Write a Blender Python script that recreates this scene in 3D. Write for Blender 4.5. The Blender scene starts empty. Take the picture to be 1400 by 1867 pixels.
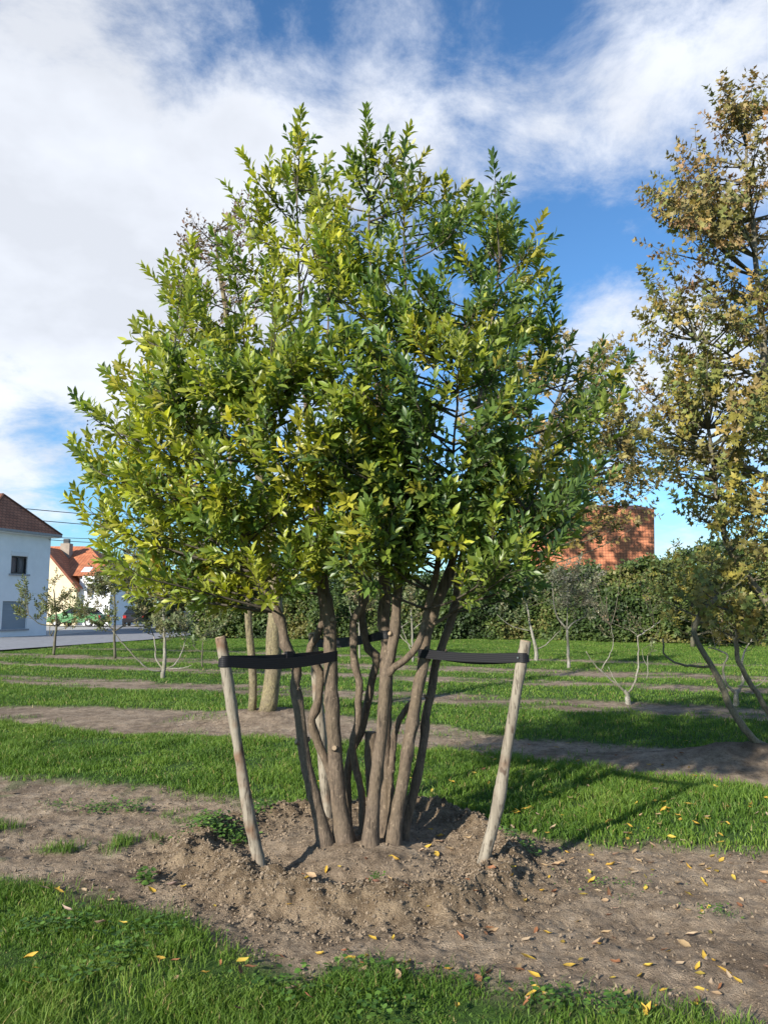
import bpy, math, random
import numpy as np
from mathutils import Vector

# ------------------------------------------------------------------ camera, sky, sun
sc = bpy.context.scene
F, PITCH, EYE = 1400.0, math.radians(7.0), 1.6
cam_d = bpy.data.cameras.new('camera'); cam = bpy.data.objects.new('camera', cam_d)
sc.collection.objects.link(cam); sc.camera = cam
cam.location = (0, 0, EYE); cam.rotation_euler = (math.radians(90) + PITCH, 0, 0)
cam_d.sensor_fit = 'VERTICAL'; cam_d.sensor_height = 36.0; cam_d.lens = 36.0 * F / 1867.0
cam_d.clip_end = 2000.0; cam_d.clip_start = 0.05
sc.render.resolution_x, sc.render.resolution_y = 767, 1024

def ray(px, py):
    u = (px - 700.0) / F; v = (933.5 - py) / F
    return np.array([u, math.cos(PITCH) - v * math.sin(PITCH), math.sin(PITCH) + v * math.cos(PITCH)])
def at(px, py, Y):
    r = ray(px, py); return r * (Y / r[1]) + np.array([0, 0, EYE])

SUN_EL = 23.0
SUN_H = np.array([-0.64, -0.77]); SUN_H /= np.linalg.norm(SUN_H)
sun_d = bpy.data.lights.new('sun', 'SUN'); sun = bpy.data.objects.new('sun', sun_d); sc.collection.objects.link(sun)
to_sun = Vector((SUN_H[0] * math.cos(math.radians(SUN_EL)), SUN_H[1] * math.cos(math.radians(SUN_EL)), math.sin(math.radians(SUN_EL))))
sun.rotation_euler = to_sun.to_track_quat('Z', 'Y').to_euler()
sun.location = (-20, -20, 30)
sun_d.energy = 5.0; sun_d.angle = math.radians(1.0); sun_d.color = (1.0, 0.93, 0.82)

world = bpy.data.worlds.new('World'); sc.world = world; world.use_nodes = True
wn = world.node_tree; wn.nodes.clear(); WN = wn.nodes; WL = wn.links
w_out = WN.new('ShaderNodeOutputWorld'); w_bg = WN.new('ShaderNodeBackground'); w_bg.inputs['Strength'].default_value = 0.10
sky = WN.new('ShaderNodeTexSky'); sky.sky_type = 'NISHITA'; sky.sun_disc = False
sky.sun_elevation = math.radians(SUN_EL); sky.sun_rotation = math.atan2(SUN_H[0], SUN_H[1])
sky.air_density = 1.0; sky.dust_density = 0.3; sky.ozone_density = 2.0
def wmath(op, a, b=None, c=None, clamp=False):
    n = WN.new('ShaderNodeMath'); n.operation = op; n.use_clamp = clamp
    for i, x in enumerate((a, b, c)):
        if x is None: continue
        if isinstance(x, (int, float)): n.inputs[i].default_value = x
        else: WL.new(x, n.inputs[i])
    return n.outputs[0]
tc = WN.new('ShaderNodeTexCoord')
sep = WN.new('ShaderNodeSeparateXYZ'); WL.new(tc.outputs['Generated'], sep.inputs[0])
den = wmath('ADD', wmath('MAXIMUM', sep.outputs['Z'], 0.0), 0.30)
cxy = WN.new('ShaderNodeCombineXYZ'); WL.new(wmath('DIVIDE', sep.outputs['X'], den), cxy.inputs[0]); WL.new(wmath('DIVIDE', sep.outputs['Y'], den), cxy.inputs[1])
def wnoise(scale, detail, rough, off=(0, 0, 0), dist=0.0):
    m = WN.new('ShaderNodeMapping'); m.inputs['Location'].default_value = off; WL.new(cxy.outputs[0], m.inputs[0])
    n = WN.new('ShaderNodeTexNoise'); n.inputs['Scale'].default_value = scale; n.inputs['Detail'].default_value = detail
    n.inputs['Roughness'].default_value = rough; n.inputs['Distortion'].default_value = dist
    WL.new(m.outputs[0], n.inputs['Vector']); return n.outputs['Fac']
big = wnoise(1.9, 8, 0.60, (3.1, 1.7, 0), 0.3)
fine = wnoise(5.0, 8, 0.66, (7.3, 2.2, 4), 0.25)
cov = wmath('ADD', wmath('MULTIPLY', big, 0.62), wmath('MULTIPLY', fine, 0.62))
# cloud banks and clear patches of this sky: (pixel in the photograph -> world direction, angular size, gain)
BANKS = [(130, 330, .30, .13), (330, 250, .20, .10), (60, 640, .24, .20), (250, 560, .20, .10), (40, 120, .2, .10), (480, 240, .13, .10),
         (740, 150, .14, .07), (950, 230, .17, .07), (1130, 260, .15, .08), (1330, 120, .22, .10), (1130, 590, .10, .17), (60, 850, .09, .12), (1250, 650, .12, .18), (1060, 620, .08, .10),
         (400, 20, .12, -.16), (570, 90, .12, -.14), (960, 50, .11, -.15), (1110, 460, .12, -.20), (1180, 730, .08, -.14), (90, 770, .05, -.13), (230, 960, .14, -.24),
         (1230, 400, .07, -.10), (1270, 240, .05, -.07), (310, 110, .06, -.08), (700, 300, .10, .05)]
for (px, py, ang, gain) in BANKS:
    d = ray(px, py); d = d / np.linalg.norm(d)
    dot = WN.new('ShaderNodeVectorMath'); dot.operation = 'DISTANCE'; dot.inputs[1].default_value = tuple(d); WL.new(tc.outputs['Generated'], dot.inputs[0])
    mr = WN.new('ShaderNodeMapRange'); mr.interpolation_type = 'SMOOTHSTEP'; WL.new(dot.outputs['Value'], mr.inputs[0])
    mr.inputs['From Min'].default_value = ang * 1.5; mr.inputs['From Max'].default_value = 0.0
    mr.inputs['To Min'].default_value = 0.0; mr.inputs['To Max'].default_value = gain
    cov = wmath('ADD', cov, mr.outputs[0])
mrc = WN.new('ShaderNodeMapRange'); mrc.interpolation_type = 'SMOOTHSTEP'; WL.new(cov, mrc.inputs[0])
mrc.inputs['From Min'].default_value = 0.56; mrc.inputs['From Max'].default_value = 0.86
mrc.inputs['To Min'].default_value = 0.0; mrc.inputs['To Max'].default_value = 0.93
shade = WN.new('ShaderNodeMapRange'); WL.new(wnoise(3.2, 5, .55, (1.3, 9.1, 2)), shade.inputs[0])
shade.inputs['From Min'].default_value = .35; shade.inputs['From Max'].default_value = .65
shade.inputs['To Min'].default_value = 4.7; shade.inputs['To Max'].default_value = 6.0
ccol = WN.new('ShaderNodeVectorMath'); ccol.operation = 'SCALE'; ccol.inputs[0].default_value = (0.98, 1.02, 1.10); WL.new(shade.outputs[0], ccol.inputs['Scale'])
tint = WN.new('ShaderNodeMix'); tint.data_type = 'RGBA'; tint.blend_type = 'MULTIPLY'; tint.inputs['Factor'].default_value = 1.0
WL.new(sky.outputs[0], tint.inputs['A']); tint.inputs['B'].default_value = (0.54, 0.84, 1.08, 1)
wm = WN.new('ShaderNodeMix'); wm.data_type = 'RGBA'; WL.new(mrc.outputs[0], wm.inputs['Factor'])
WL.new(tint.outputs['Result'], wm.inputs['A']); WL.new(ccol.outputs[0], wm.inputs['B'])
WL.new(wm.outputs['Result'], w_bg.inputs['Color']); WL.new(w_bg.outputs[0], w_out.inputs[0])

sc.view_settings.view_transform = 'Standard'; sc.view_settings.look = 'None'
sc.view_settings.exposure = 0.85; sc.view_settings.gamma = 1.0; sc.view_settings.use_curve_mapping = False

# ------------------------------------------------------------------ helpers
rng = np.random.default_rng(7); random.seed(7)
COL = sc.collection
def link(o, parent=None):
    COL.objects.link(o)
    if parent is not None: o.parent = parent
    return o
def tag(o, label=None, cat=None, group=None, kind=None):
    if label: o['label'] = label
    if cat: o['category'] = cat
    if group: o['group'] = group
    if kind: o['kind'] = kind
    return o
def empty(name, loc=(0, 0, 0), rz=0.0):
    o = bpy.data.objects.new(name, None); o.location = tuple(loc); o.rotation_euler = (0, 0, rz); o.empty_display_size = .2
    return link(o)
def unit(v):
    v = np.asarray(v, float); return v / (np.linalg.norm(v, axis=-1, keepdims=True) + 1e-9)

class MB:
    """collects vertices, polygons and point colours; builds one mesh object"""
    def __init__(s): s.v = []; s.f = []; s.c = []; s.n = 0
    def add(s, verts, faces, col=None):
        verts = np.asarray(verts, float).reshape(-1, 3); s.v.append(verts)
        off = s.n; s.n += len(verts)
        for fa in faces:
            fa = np.asarray(fa, np.int64)
            s.f.append((fa + off) if fa.ndim == 2 else (fa + off)[None, :])
        if col is None: col = np.ones(3)
        col = np.asarray(col, float); s.c.append(np.tile(col, (len(verts), 1)) if col.ndim == 1 else col)
    def box(s, c, size, rot=None, col=None):
        x, y, z = np.asarray(size) / 2.0
        v = np.array([[-x, -y, -z], [x, -y, -z], [x, y, -z], [-x, y, -z], [-x, -y, z], [x, -y, z], [x, y, z], [-x, y, z]])
        if rot is not None: v = v @ np.asarray(rot).T
        s.add(v + np.asarray(c), [np.array([[0, 3, 2, 1], [4, 5, 6, 7], [0, 1, 5, 4], [1, 2, 6, 5], [2, 3, 7, 6], [3, 0, 4, 7]])], col)
    def tube(s, pts, rad, sides=8, col=None, bump=0.0, seed=0, caps=True):
        pts = np.asarray(pts, float); n = len(pts); rad = np.broadcast_to(np.asarray(rad, float), (n,))
        t = unit(np.gradient(pts, axis=0)); ref = np.array([1.0, 0, 0]) if abs(t[0][0]) < .8 else np.array([0, 1.0, 0])
        x = unit(np.cross(t, ref)); y = np.cross(t, x)
        a = np.arange(sides) / sides * 2 * np.pi
        r = rad[:, None] * np.ones(sides)
        if bump:
            g = np.random.default_rng(seed); r = r * (1 + bump * g.standard_normal((n, sides)))
        v = pts[:, None, :] + r[..., None] * (np.cos(a)[None, :, None] * x[:, None, :] + np.sin(a)[None, :, None] * y[:, None, :])
        i = np.arange(n - 1)[:, None] * sides; j = np.arange(sides)[None, :]; j2 = (j + 1) % sides
        q = np.stack([i + j, i + j2, i + sides + j2, i + sides + j], -1).reshape(-1, 4)
        fs = [q]
        if caps: fs += [np.arange(sides)[::-1], np.arange(sides) + (n - 1) * sides]
        s.add(v, fs, col)
    def leaves(s, tv, tf, P, D, N, S, C):
        """instances of a leaf template: y along D, z along N"""
        D = unit(D); N = unit(N - D * np.sum(N * D, -1, keepdims=True)); X = np.cross(D, N)
        S = np.broadcast_to(np.asarray(S, float), (len(P),))
        v = (tv[None, :, 0, None] * X[:, None, :] + tv[None, :, 1, None] * D[:, None, :] + tv[None, :, 2, None] * N[:, None, :]) * S[:, None, None] + P[:, None, :]
        m = len(tv); off = (np.arange(len(P)) * m)[:, None, None]
        s.add(v, [(fa[None] + off).reshape(-1, fa.shape[1]) for fa in tf], np.repeat(C, m, axis=0))
    def mesh(s, name, mat, smooth=False):
        me = bpy.data.meshes.new(name)
        v = np.concatenate(s.v); me.vertices.add(len(v)); me.vertices.foreach_set('co', v.astype(np.float32).ravel())
        cnt = np.concatenate([np.full(len(fa), fa.shape[1]) for fa in s.f]); lv = np.concatenate([fa.ravel() for fa in s.f])
        me.loops.add(len(lv)); me.loops.foreach_set('vertex_index', lv.astype(np.int32))
        me.polygons.add(len(cnt)); st = np.concatenate([[0], np.cumsum(cnt)[:-1]])
        me.polygons.foreach_set('loop_start', st.astype(np.int32)); 
        me.polygons.foreach_set('use_smooth', np.full(len(cnt), smooth))
        ca = me.attributes.new('Col', 'FLOAT_COLOR', 'POINT'); c = np.concatenate(s.c)
        ca.data.foreach_set('color', np.concatenate([c, np.ones((len(c), 1))], 1).astype(np.float32).ravel())
        me.update(calc_edges=True); me.validate(); me.materials.append(mat); return me
    def build(s, name, mat, parent=None, smooth=False, origin=None):
        if origin is not None:
            s.v = [np.concatenate(s.v) - np.asarray(origin)]
        o = bpy.data.objects.new(name, s.mesh(name, mat, smooth))
        if origin is not None: o.location = tuple(origin)
        link(o)
        if parent is not None:
            o.parent = parent
            if origin is None: o.location = tuple(-np.array(parent.location)) if parent.rotation_euler.z == 0 else o.location
        return o

def hash2(ix, iy, seed):
    h = (ix.astype(np.int64) * 374761393 + iy.astype(np.int64) * 668265263 + seed * 974711) & 0x7fffffff
    h = ((h ^ (h >> 13)) * 1274126177) & 0x7fffffff
    return ((h ^ (h >> 16)) & 0xffff) / 65535.0
def vnoise(x, y, seed=0):
    x = np.asarray(x, float); y = np.asarray(y, float)
    ix = np.floor(x); iy = np.floor(y); fx = x - ix; fy = y - iy
    fx = fx * fx * (3 - 2 * fx); fy = fy * fy * (3 - 2 * fy)
    a = hash2(ix, iy, seed); b = hash2(ix + 1, iy, seed); c = hash2(ix, iy + 1, seed); d = hash2(ix + 1, iy + 1, seed)
    return a + (b - a) * fx + (c - a) * fy + (a - b - c + d) * fx * fy
def fbm(x, y, seed=0, oct=4, g=.5):
    s = 0; a = 1; t = 0
    for k in range(oct):
        s = s + a * vnoise(x * 2 ** k, y * 2 ** k, seed + k * 17); t += a; a *= g
    return s / t
def sstep(a, b, x):
    t = np.clip((x - a) / (b - a), 0, 1); return t * t * (3 - 2 * t)

# ------------------------------------------------------------------ materials
def material(name):
    m = bpy.data.materials.new(name); m.use_nodes = True
    nt = m.node_tree; b = nt.nodes['Principled BSDF']; return m, nt, b
def N(nt, t, **kw):
    n = nt.nodes.new(t)
    for k, v in kw.items(): setattr(n, k, v)
    return n
def noise(nt, scale, detail=4, rough=.55, vec=None, stretch=None):
    n = N(nt, 'ShaderNodeTexNoise'); n.inputs['Scale'].default_value = scale; n.inputs['Detail'].default_value = detail; n.inputs['Roughness'].default_value = rough
    t = N(nt, 'ShaderNodeTexCoord'); src = t.outputs['Object']
    if stretch:
        mp = N(nt, 'ShaderNodeMapping'); mp.inputs['Scale'].default_value = stretch; nt.links.new(src, mp.inputs[0]); src = mp.outputs[0]
    nt.links.new(src, n.inputs['Vector']); return n.outputs['Fac']
def ramp(nt, fac, stops):
    r = N(nt, 'ShaderNodeValToRGB'); e = r.color_ramp.elements
    while len(e) < len(stops): e.new(.5)
    for i, (p, c) in enumerate(stops): e[i].position = p; e[i].color = (*c, 1)
    nt.links.new(fac, r.inputs[0]); return r.outputs[0]
def mix(nt, fac, a, b, blend='MIX'):
    n = N(nt, 'ShaderNodeMix', data_type='RGBA', blend_type=blend)
    for s, x in (('Factor', fac), ('A', a), ('B', b)):
        if isinstance(x, (int, float)): n.inputs[s].default_value = x
        elif isinstance(x, tuple): n.inputs[s].default_value = (*x, 1)
        else: nt.links.new(x, n.inputs[s])
    return n.outputs['Result']
def bump(nt, b, h, strength, dist):
    n = N(nt, 'ShaderNodeBump'); n.inputs['Strength'].default_value = strength; n.inputs['Distance'].default_value = dist
    nt.links.new(h, n.inputs['Height']); nt.links.new(n.outputs[0], b.inputs['Normal'])
def plain(name, col, rough=.7, var=.25, scale=6.0, metal=0.0, stretch=None, bmp=0.0, bd=.01):
    m, nt, b = material(name)
    f = noise(nt, scale, 5, .6, stretch=stretch)
    lo = tuple(c * (1 - var) for c in col); hi = tuple(min(1, c * (1 + var)) for c in col)
    nt.links.new(ramp(nt, f, [(.3, lo), (.7, hi)]), b.inputs['Base Color'])
    b.inputs['Roughness'].default_value = rough; b.inputs['Metallic'].default_value = metal
    if bmp: bump(nt, b, f, bmp, bd)
    return m
def leaf_mat(name, rough=.45, trans=.3, warm=(1.25, 1.15, .55), spec=.5, vein=0.0):
    m, nt, b = material(name)
    a = N(nt, 'ShaderNodeAttribute', attribute_name='Col')
    geo = N(nt, 'ShaderNodeNewGeometry')
    back = mix(nt, 1.0, a.outputs['Color'], (1.25, 1.2, 1.6), 'MULTIPLY')
    col = mix(nt, geo.outputs['Backfacing'], a.outputs['Color'], back)
    if vein:
        nz = noise(nt, 60, 3, .6); col = mix(nt, vein, col, mix(nt, 1.0, col, ramp(nt, nz, [(.3, (.45, .4, .35)), (.6, (1.1, 1.1, 1.1))]), 'MULTIPLY'))
    nt.links.new(col, b.inputs['Base Color'])
    b.inputs['Roughness'].default_value = rough; b.inputs['Specular IOR Level'].default_value = spec
    tr = N(nt, 'ShaderNodeBsdfTranslucent'); nt.links.new(mix(nt, 1.0, a.outputs['Color'], warm, 'MULTIPLY'), tr.inputs['Color'])
    ms = N(nt, 'ShaderNodeMixShader'); ms.inputs[0].default_value = trans
    nt.links.new(b.outputs[0], ms.inputs[1]); nt.links.new(tr.outputs[0], ms.inputs[2])
    nt.links.new(ms.outputs[0], nt.nodes['Material Output'].inputs['Surface']); return m
M = {}
M['laurel_leaf'] = leaf_mat('laurel_leaf', .40, .40, (1.15, 1.2, .5))
M['soft_leaf'] = leaf_mat('soft_leaf', .6, .30)
M['grass'] = leaf_mat('grass_blade', .55, .35, (1.1, 1.2, .5), .3)
M['dead_leaf'] = leaf_mat('fallen_leaf', .7, .12, (1.1, .9, .5), .3, .5)
def bark(name, c1, c2, c3, scale=18, stretch=(1, 1, .25), rough=.8, bs=.5, bd=.012):
    m, nt, b = material(name)
    f = noise(nt, scale, 6, .65, stretch=stretch); g = noise(nt, 5, 3, .5); h = noise(nt, 70, 3, .6, stretch=(1, 1, .5))
    c = mix(nt, ramp(nt, g, [(.4, (0, 0, 0)), (.62, (1, 1, 1))]), ramp(nt, f, [(.3, c1), (.65, c2)]), c3)
    c = mix(nt, .6, c, mix(nt, 1.0, c, ramp(nt, h, [(.3, (.5, .5, .5)), (.65, (1.25, 1.25, 1.25))]), 'MULTIPLY'))
    sp = noise(nt, 34, 4, .6); c = mix(nt, ramp(nt, sp, [(.60, (0, 0, 0)), (.68, (.6, .6, .6))]), c, tuple(min(1, k * 1.9 + .02) for k in c3))
    ck = noise(nt, 45, 4, .7, stretch=(1, 1, .12)); c = mix(nt, 1.0, c, ramp(nt, ck, [(.34, (.38, .36, .34)), (.44, (1, 1, 1))]), 'MULTIPLY')
    nt.links.new(c, b.inputs['Base Color']); b.inputs['Roughness'].default_value = rough
    bump(nt, b, f, bs, bd); return m
M['bark'] = bark('laurel_bark', (.062, .044, .030), (.155, .115, .080), (.115, .085, .055), 22, (1, 1, .35), .85, .8, .02)
M['twig'] = plain('twig_bark', (.055, .045, .03), .8, .3, 20)
M['lichen_bark'] = bark('lichen_bark', (.085, .07, .045), (.25, .21, .11), (.16, .13, .08), 30, (1, 1, .6), .9, .8, .02)
M['pale_bark'] = bark('pale_bark', (.12, .11, .09), (.30, .28, .24), (.17, .16, .11), 20, (1, 1, .4))
M['maple_bark'] = bark('maple_bark', (.085, .072, .05), (.20, .175, .12), (.13, .115, .075), 18, (1, 1, .5))
M['dark_bark'] = bark('dark_bark', (.05, .045, .03), (.12, .10, .07), (.09, .09, .05), 20, (1, 1, .4))
M['cut_wood'] = plain('cut_wood', (.26, .19, .12), .8, .25, 40, stretch=(1, 1, .3))
def stake_mat():
    m, nt, b = material('stake_wood')
    f = noise(nt, 26, 6, .65, stretch=(1, 1, .10)); g = noise(nt, 3.5, 3, .6); k = noise(nt, 90, 3, .6, stretch=(1, 1, .12))
    c = mix(nt, ramp(nt, g, [(.50, (0, 0, 0)), (.63, (1, 1, 1))]), ramp(nt, f, [(.25, (.11, .09, .065)), (.5, (.225, .195, .15)), (.8, (.32, .285, .225))]), ramp(nt, f, [(.3, (.07, .04, .022)), (.7, (.21, .125, .075))]))
    c = mix(nt, 1.0, c, ramp(nt, k, [(.34, (.28, .25, .23)), (.45, (1, 1, 1))]), 'MULTIPLY')
    kn = noise(nt, 11, 2, .5, stretch=(1, 1, .6)); c = mix(nt, ramp(nt, kn, [(.66, (0, 0, 0)), (.70, (.8, .8, .8))]), c, (.07, .045, .03))
    nt.links.new(c, b.inputs['Base Color']); b.inputs['Roughness'].default_value = .85; bump(nt, b, f, .5, .008); return m
M['stake'] = stake_mat()
def strap_mat():
    m, nt, b = material('strap_webbing')
    w = N(nt, 'ShaderNodeTexWave', bands_direction='Z'); w.inputs['Scale'].default_value = 26; w.inputs['Distortion'].default_value = .3
    t = N(nt, 'ShaderNodeTexCoord'); nt.links.new(t.outputs['Object'], w.inputs['Vector'])
    nt.links.new(ramp(nt, w.outputs['Fac'], [(0, (.008, .008, .010)), (1, (.013, .013, .016))]), b.inputs['Base Color'])
    b.inputs['Roughness'].default_value = .5; b.inputs['Specular IOR Level'].default_value = .25; bump(nt, b, w.outputs['Fac'], .15, .002); return m
M['strap'] = strap_mat()
M['steel'] = plain('nail_steel', (.5, .5, .5), .3, .1, 10, 1.0)

# ------------------------------------------------------------------ ground: rows of bare soil between grass strips
ROWS = [(3.68, 6.10), (8.75, 10.40), (13.1, 14.7), (17.0, 18.1), (19.6, 21.4), (24.2, 25.4)]
MC = np.array([-0.19, 5.22])
def grassiness(x, y):
    s = y + .4 * x
    e = (fbm(x * .9, y * .9, 3, 3) - .5) * .55 + (fbm(x * 3.5, y * 3.5, 5, 3) - .5) * .42 + (fbm(x * 14, y * 14, 8, 2) - .5) * .34
    g = np.ones_like(s)
    for i, (a, b) in enumerate(ROWS):
        k = .20 if i == 0 else .15
        e1 = e
        if i == 0:
            a = np.interp(x, [-2.6, -2.17, -1.72, -1.02, -.62, -.32, -.15, .31, .6, 1.0, 1.3, 2.4], [3.66, 3.64, 3.70, 3.66, 3.42, 3.30, 3.52, 3.58, 3.58, 3.64, 3.60, 3.55]); b = np.interp(x, [-3.6, -1.8, .93, 1.85, 2.5], [6.08, 6.05, 5.85, 6.15, 6.2]); e1 = e * .45
        if i == 1:
            a = np.interp(x, [-5.3, -2.7, -1.14, .5, 1.67, 2.8, 3.4], [8.75, 8.65, 9.1, 8.95, 8.7, 8.5, 8.3]); b = np.interp(x, [-6.3, -2.9, -.6, .75, 1.6, 3.1, 4.0], [10.3, 10.7, 10.8, 10.9, 10.2, 10.2, 9.95]); e1 = e * .6
        if i >= 2: e1 = e * 1.1
        inside = sstep(a - k, a + k, s + e1) * (1 - sstep(b - k, b + k, s + e1 * 1.2))
        if i >= 1: inside = inside * (1 - (.2 if i == 1 else .6) * sstep(.53, .68, fbm(x * 1.1, y * 2.2, 40 + i, 4)))
        g = np.minimum(g, 1 - inside)
    r = np.hypot(x - MC[0], (y - MC[1]))
    g = g * sstep(1.12, 1.3, r + (fbm(x * 5, y * 5, 11, 2) - .5) * .3)
    # thin weedy growth on the left-hand part of the first bare row, a tongue of grass in front
    w = sstep(.66, .74, fbm(x * 2.3 + 3, y * 2.3, 21, 3)) * sstep(-1.0, -1.9, x) * .55
    return np.clip(np.maximum(g, w * (s > 3.6) * (s < 6.3)), 0, 1)
def mound(x, y):
    r = np.hypot(x - MC[0], y - MC[1]); th = np.arctan2(y - MC[1], x - MC[0])
    rr = r + (fbm(np.cos(th) * 2 + 5, np.sin(th) * 2 + 5, 31, 3) - .5) * .28 + (fbm(x * 7, y * 7, 33, 2) - .5) * .10
    plat = .062 * (1 - sstep(.95, 1.22, rr))
    amp = .03 + .062 * fbm(np.cos(th) * 1.6 + 9, np.sin(th) * 1.6, 35, 2)
    rim = amp * np.exp(-((rr - .97) / .13) ** 2)
    moat = -.055 * np.exp(-((rr - .62) / .17) ** 2) * (.4 + 1.0 * fbm(x * 2, y * 2, 36, 2))
    top = .03 * np.exp(-(r / .38) ** 2)
    clod = np.exp(-((rr - 1.0) / .30) ** 2)
    return plat + rim + moat + top, clod
def height(x, y):
    x = np.asarray(x, float); y = np.asarray(y, float)
    g = grassiness(x, y); m, clod = mound(x, y)
    near = np.exp(-np.maximum(y - 8, 0) / 10)
    soil = (fbm(x * 2.2, y * 2.2, 51, 3) - .5) * .05 + (fbm(x * 9, y * 9, 53, 3) - .5) * .034 + np.abs(fbm(x * 24, y * 24, 54, 2) - .5) * .045
    h = m + soil * (1 - g) * near + g * .025 + (fbm(x * .5, y * .5, 57, 2) - .5) * .06
    h = h + clod * ((fbm(x * 13, y * 13, 58, 3) - .5) * .095 + (fbm(x * 36, y * 36, 59, 2) - .5) * .05)
    h = h + .16 * np.exp(-((x + 1.55) ** 2 / 1.2 + (y - 11.1) ** 2 / .35)) + .22 * np.exp(-((x - 3.75) ** 2 / .8 + (y - 8.1) ** 2 / .22))
    return h
def hz(x, y): return float(height(np.array([x]), np.array([y]))[0])

def axis(segs):
    out = [segs[0][0]]
    for a, b, d in segs:
        n = max(1, int(round((b - a) / d))); out += list(a + (b - a) * (np.arange(1, n + 1) / n))
    return np.array(out)
gx = axis([(-400, -60, 40), (-60, -14, 3), (-14, -6, .25), (-6, -2.9, .05), (-2.9, 2.9, .017), (2.9, 6, .05), (6, 14, .25), (14, 60, 3), (60, 400, 40)])
gy = axis([(-200, -20, 30), (-20, 1.5, 1.0), (1.5, 2.8, .06), (2.8, 6.9, .017), (6.9, 12, .04), (12, 22, .1), (22, 40, .4), (40, 100, 5), (100, 600, 50)])
GX, GY = np.meshgrid(gx, gy); gfx = GX.ravel(); gfy = GY.ravel()
gz = height(gfx, gfy); gg = grassiness(gfx, gfy)
dark = np.clip(sstep(.55, .75, fbm(gfx * 1.3, gfy * 1.3, 61, 3)) * .5 + .9 * np.exp(-((gfx - 3.9) ** 2 / .5 + (gfy - 8.15) ** 2 / .12)) + .8 * np.exp(-((gfx + 1.7) ** 2 / .7 + (gfy - 11.3) ** 2 / .10))
               + 1.0 * np.exp(-((gfx - 1.72) ** 2 / .07 + (gfy - 3.62) ** 2 / .02)), 0, 1)
_, gclod = mound(gfx, gfy)
gb = MB(); ny, nx = GX.shape
ii = (np.arange(ny - 1)[:, None] * nx + np.arange(nx - 1)[None, :]).ravel()
gb.add(np.stack([gfx, gfy, gz], 1), [np.stack([ii, ii + 1, ii + 1 + nx, ii + nx], 1)], np.stack([gg, dark, gclod], 1))
def ground_mat():
    m, nt, b = material('soil_and_turf')
    a = N(nt, 'ShaderNodeAttribute', attribute_name='Col'); sp = N(nt, 'ShaderNodeSeparateColor'); nt.links.new(a.outputs['Color'], sp.inputs[0])
    f1 = noise(nt, 3.0, 6, .65); f2 = noise(nt, 35, 5, .7); f3 = noise(nt, 160, 3, .6); f4 = noise(nt, 10, 4, .6)
    soil = ramp(nt, f1, [(.32, (.20, .15, .105)), (.5, (.315, .245, .175)), (.68, (.40, .32, .235))])
    soil = mix(nt, sp.outputs[2], soil, ramp(nt, f4, [(.3, (.16, .115, .073)), (.7, (.285, .215, .14))]))
    soil = mix(nt, .65, soil, mix(nt, 1.0, soil, ramp(nt, f4, [(.33, (.55, .52, .48)), (.6, (1.12, 1.12, 1.12))]), 'MULTIPLY'))
    soil = mix(nt, 1.0, soil, ramp(nt, f2, [(.30, (.45, .43, .42)), (.45, (.95, .95, .95)), (.7, (1.1, 1.1, 1.1))]), 'MULTIPLY')
    soil = mix(nt, .7, soil, mix(nt, 1.0, soil, ramp(nt, f3, [(.3, (.6, .58, .56)), (.6, (1.15, 1.15, 1.15))]), 'MULTIPLY'))
    dk = N(nt, 'ShaderNodeMath', operation='MULTIPLY'); dk.inputs[1].default_value = .75; nt.links.new(sp.outputs[1], dk.inputs[0])
    soil = mix(nt, dk.outputs[0], soil, mix(nt, 1.0, soil, (.30, .27, .26), 'MULTIPLY'))
    turf = ramp(nt, f4, [(.3, (.030, .060, .012)), (.55, (.050, .105, .018)), (.75, (.085, .135, .028))])
    turf = mix(nt, .8, turf, mix(nt, 1.0, turf, ramp(nt, f2, [(.3, (.5, .5, .45)), (.65, (1.3, 1.3, 1.2))]), 'MULTIPLY'))
    nt.links.new(mix(nt, sp.outputs[0], soil, turf), b.inputs['Base Color'])
    b.inputs['Roughness'].default_value = .95; b.inputs['Specular IOR Level'].default_value = .2
    ad = N(nt, 'ShaderNodeMath', operation='ADD'); nt.links.new(f2, ad.inputs[0]); nt.links.new(f3, ad.inputs[1])
    bump(nt, b, ad.outputs[0], .9, .022); return m
ground = tag(gb.build('ground', ground_mat(), smooth=True), kind='structure', label='bare soil rows between grass strips of a tree nursery')

# road at the left, beyond the lawn
def ribbon(name, pts, z, mat, kind='structure', label=None, thick=0.0):
    b = MB(); p = np.array(pts, float); n = len(p) // 2
    v = np.concatenate([p, np.full((len(p), 1), z)], 1)
    b.add(v, [np.array([[i, i + 1, n + i + 1, n + i] for i in range(n - 1)])])
    return tag(b.build(name, mat), label=label, kind=kind)
M['asphalt'] = plain('asphalt', (.20, .205, .22), .9, .2, 4, bmp=.2)
M['concrete'] = plain('pavement_concrete', (.36, .35, .33), .9, .15, 6)
ribbon('road', [(-40, 14), (-19, 21), (-13.6, 27), (-10.9, 36), (-9.8, 48), (-8, 64), (-2, 90), (-40, 34), (-24, 34.5), (-17.2, 40), (-17.5, 47), (-19.6, 56), (-19, 70), (-14, 96)], .075, M['asphalt'], label='grey asphalt road past the houses')
ribbon('pavement', [(-20.5, 33.2), (-17.2, 40), (-17.5, 47), (-19.6, 56), (-19, 70), (-14, 96), (-30, 30), (-30, 40), (-30, 47), (-32, 56), (-32, 70), (-32, 96)], .082, M['concrete'], label='pale pavement along the house fronts')

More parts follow.
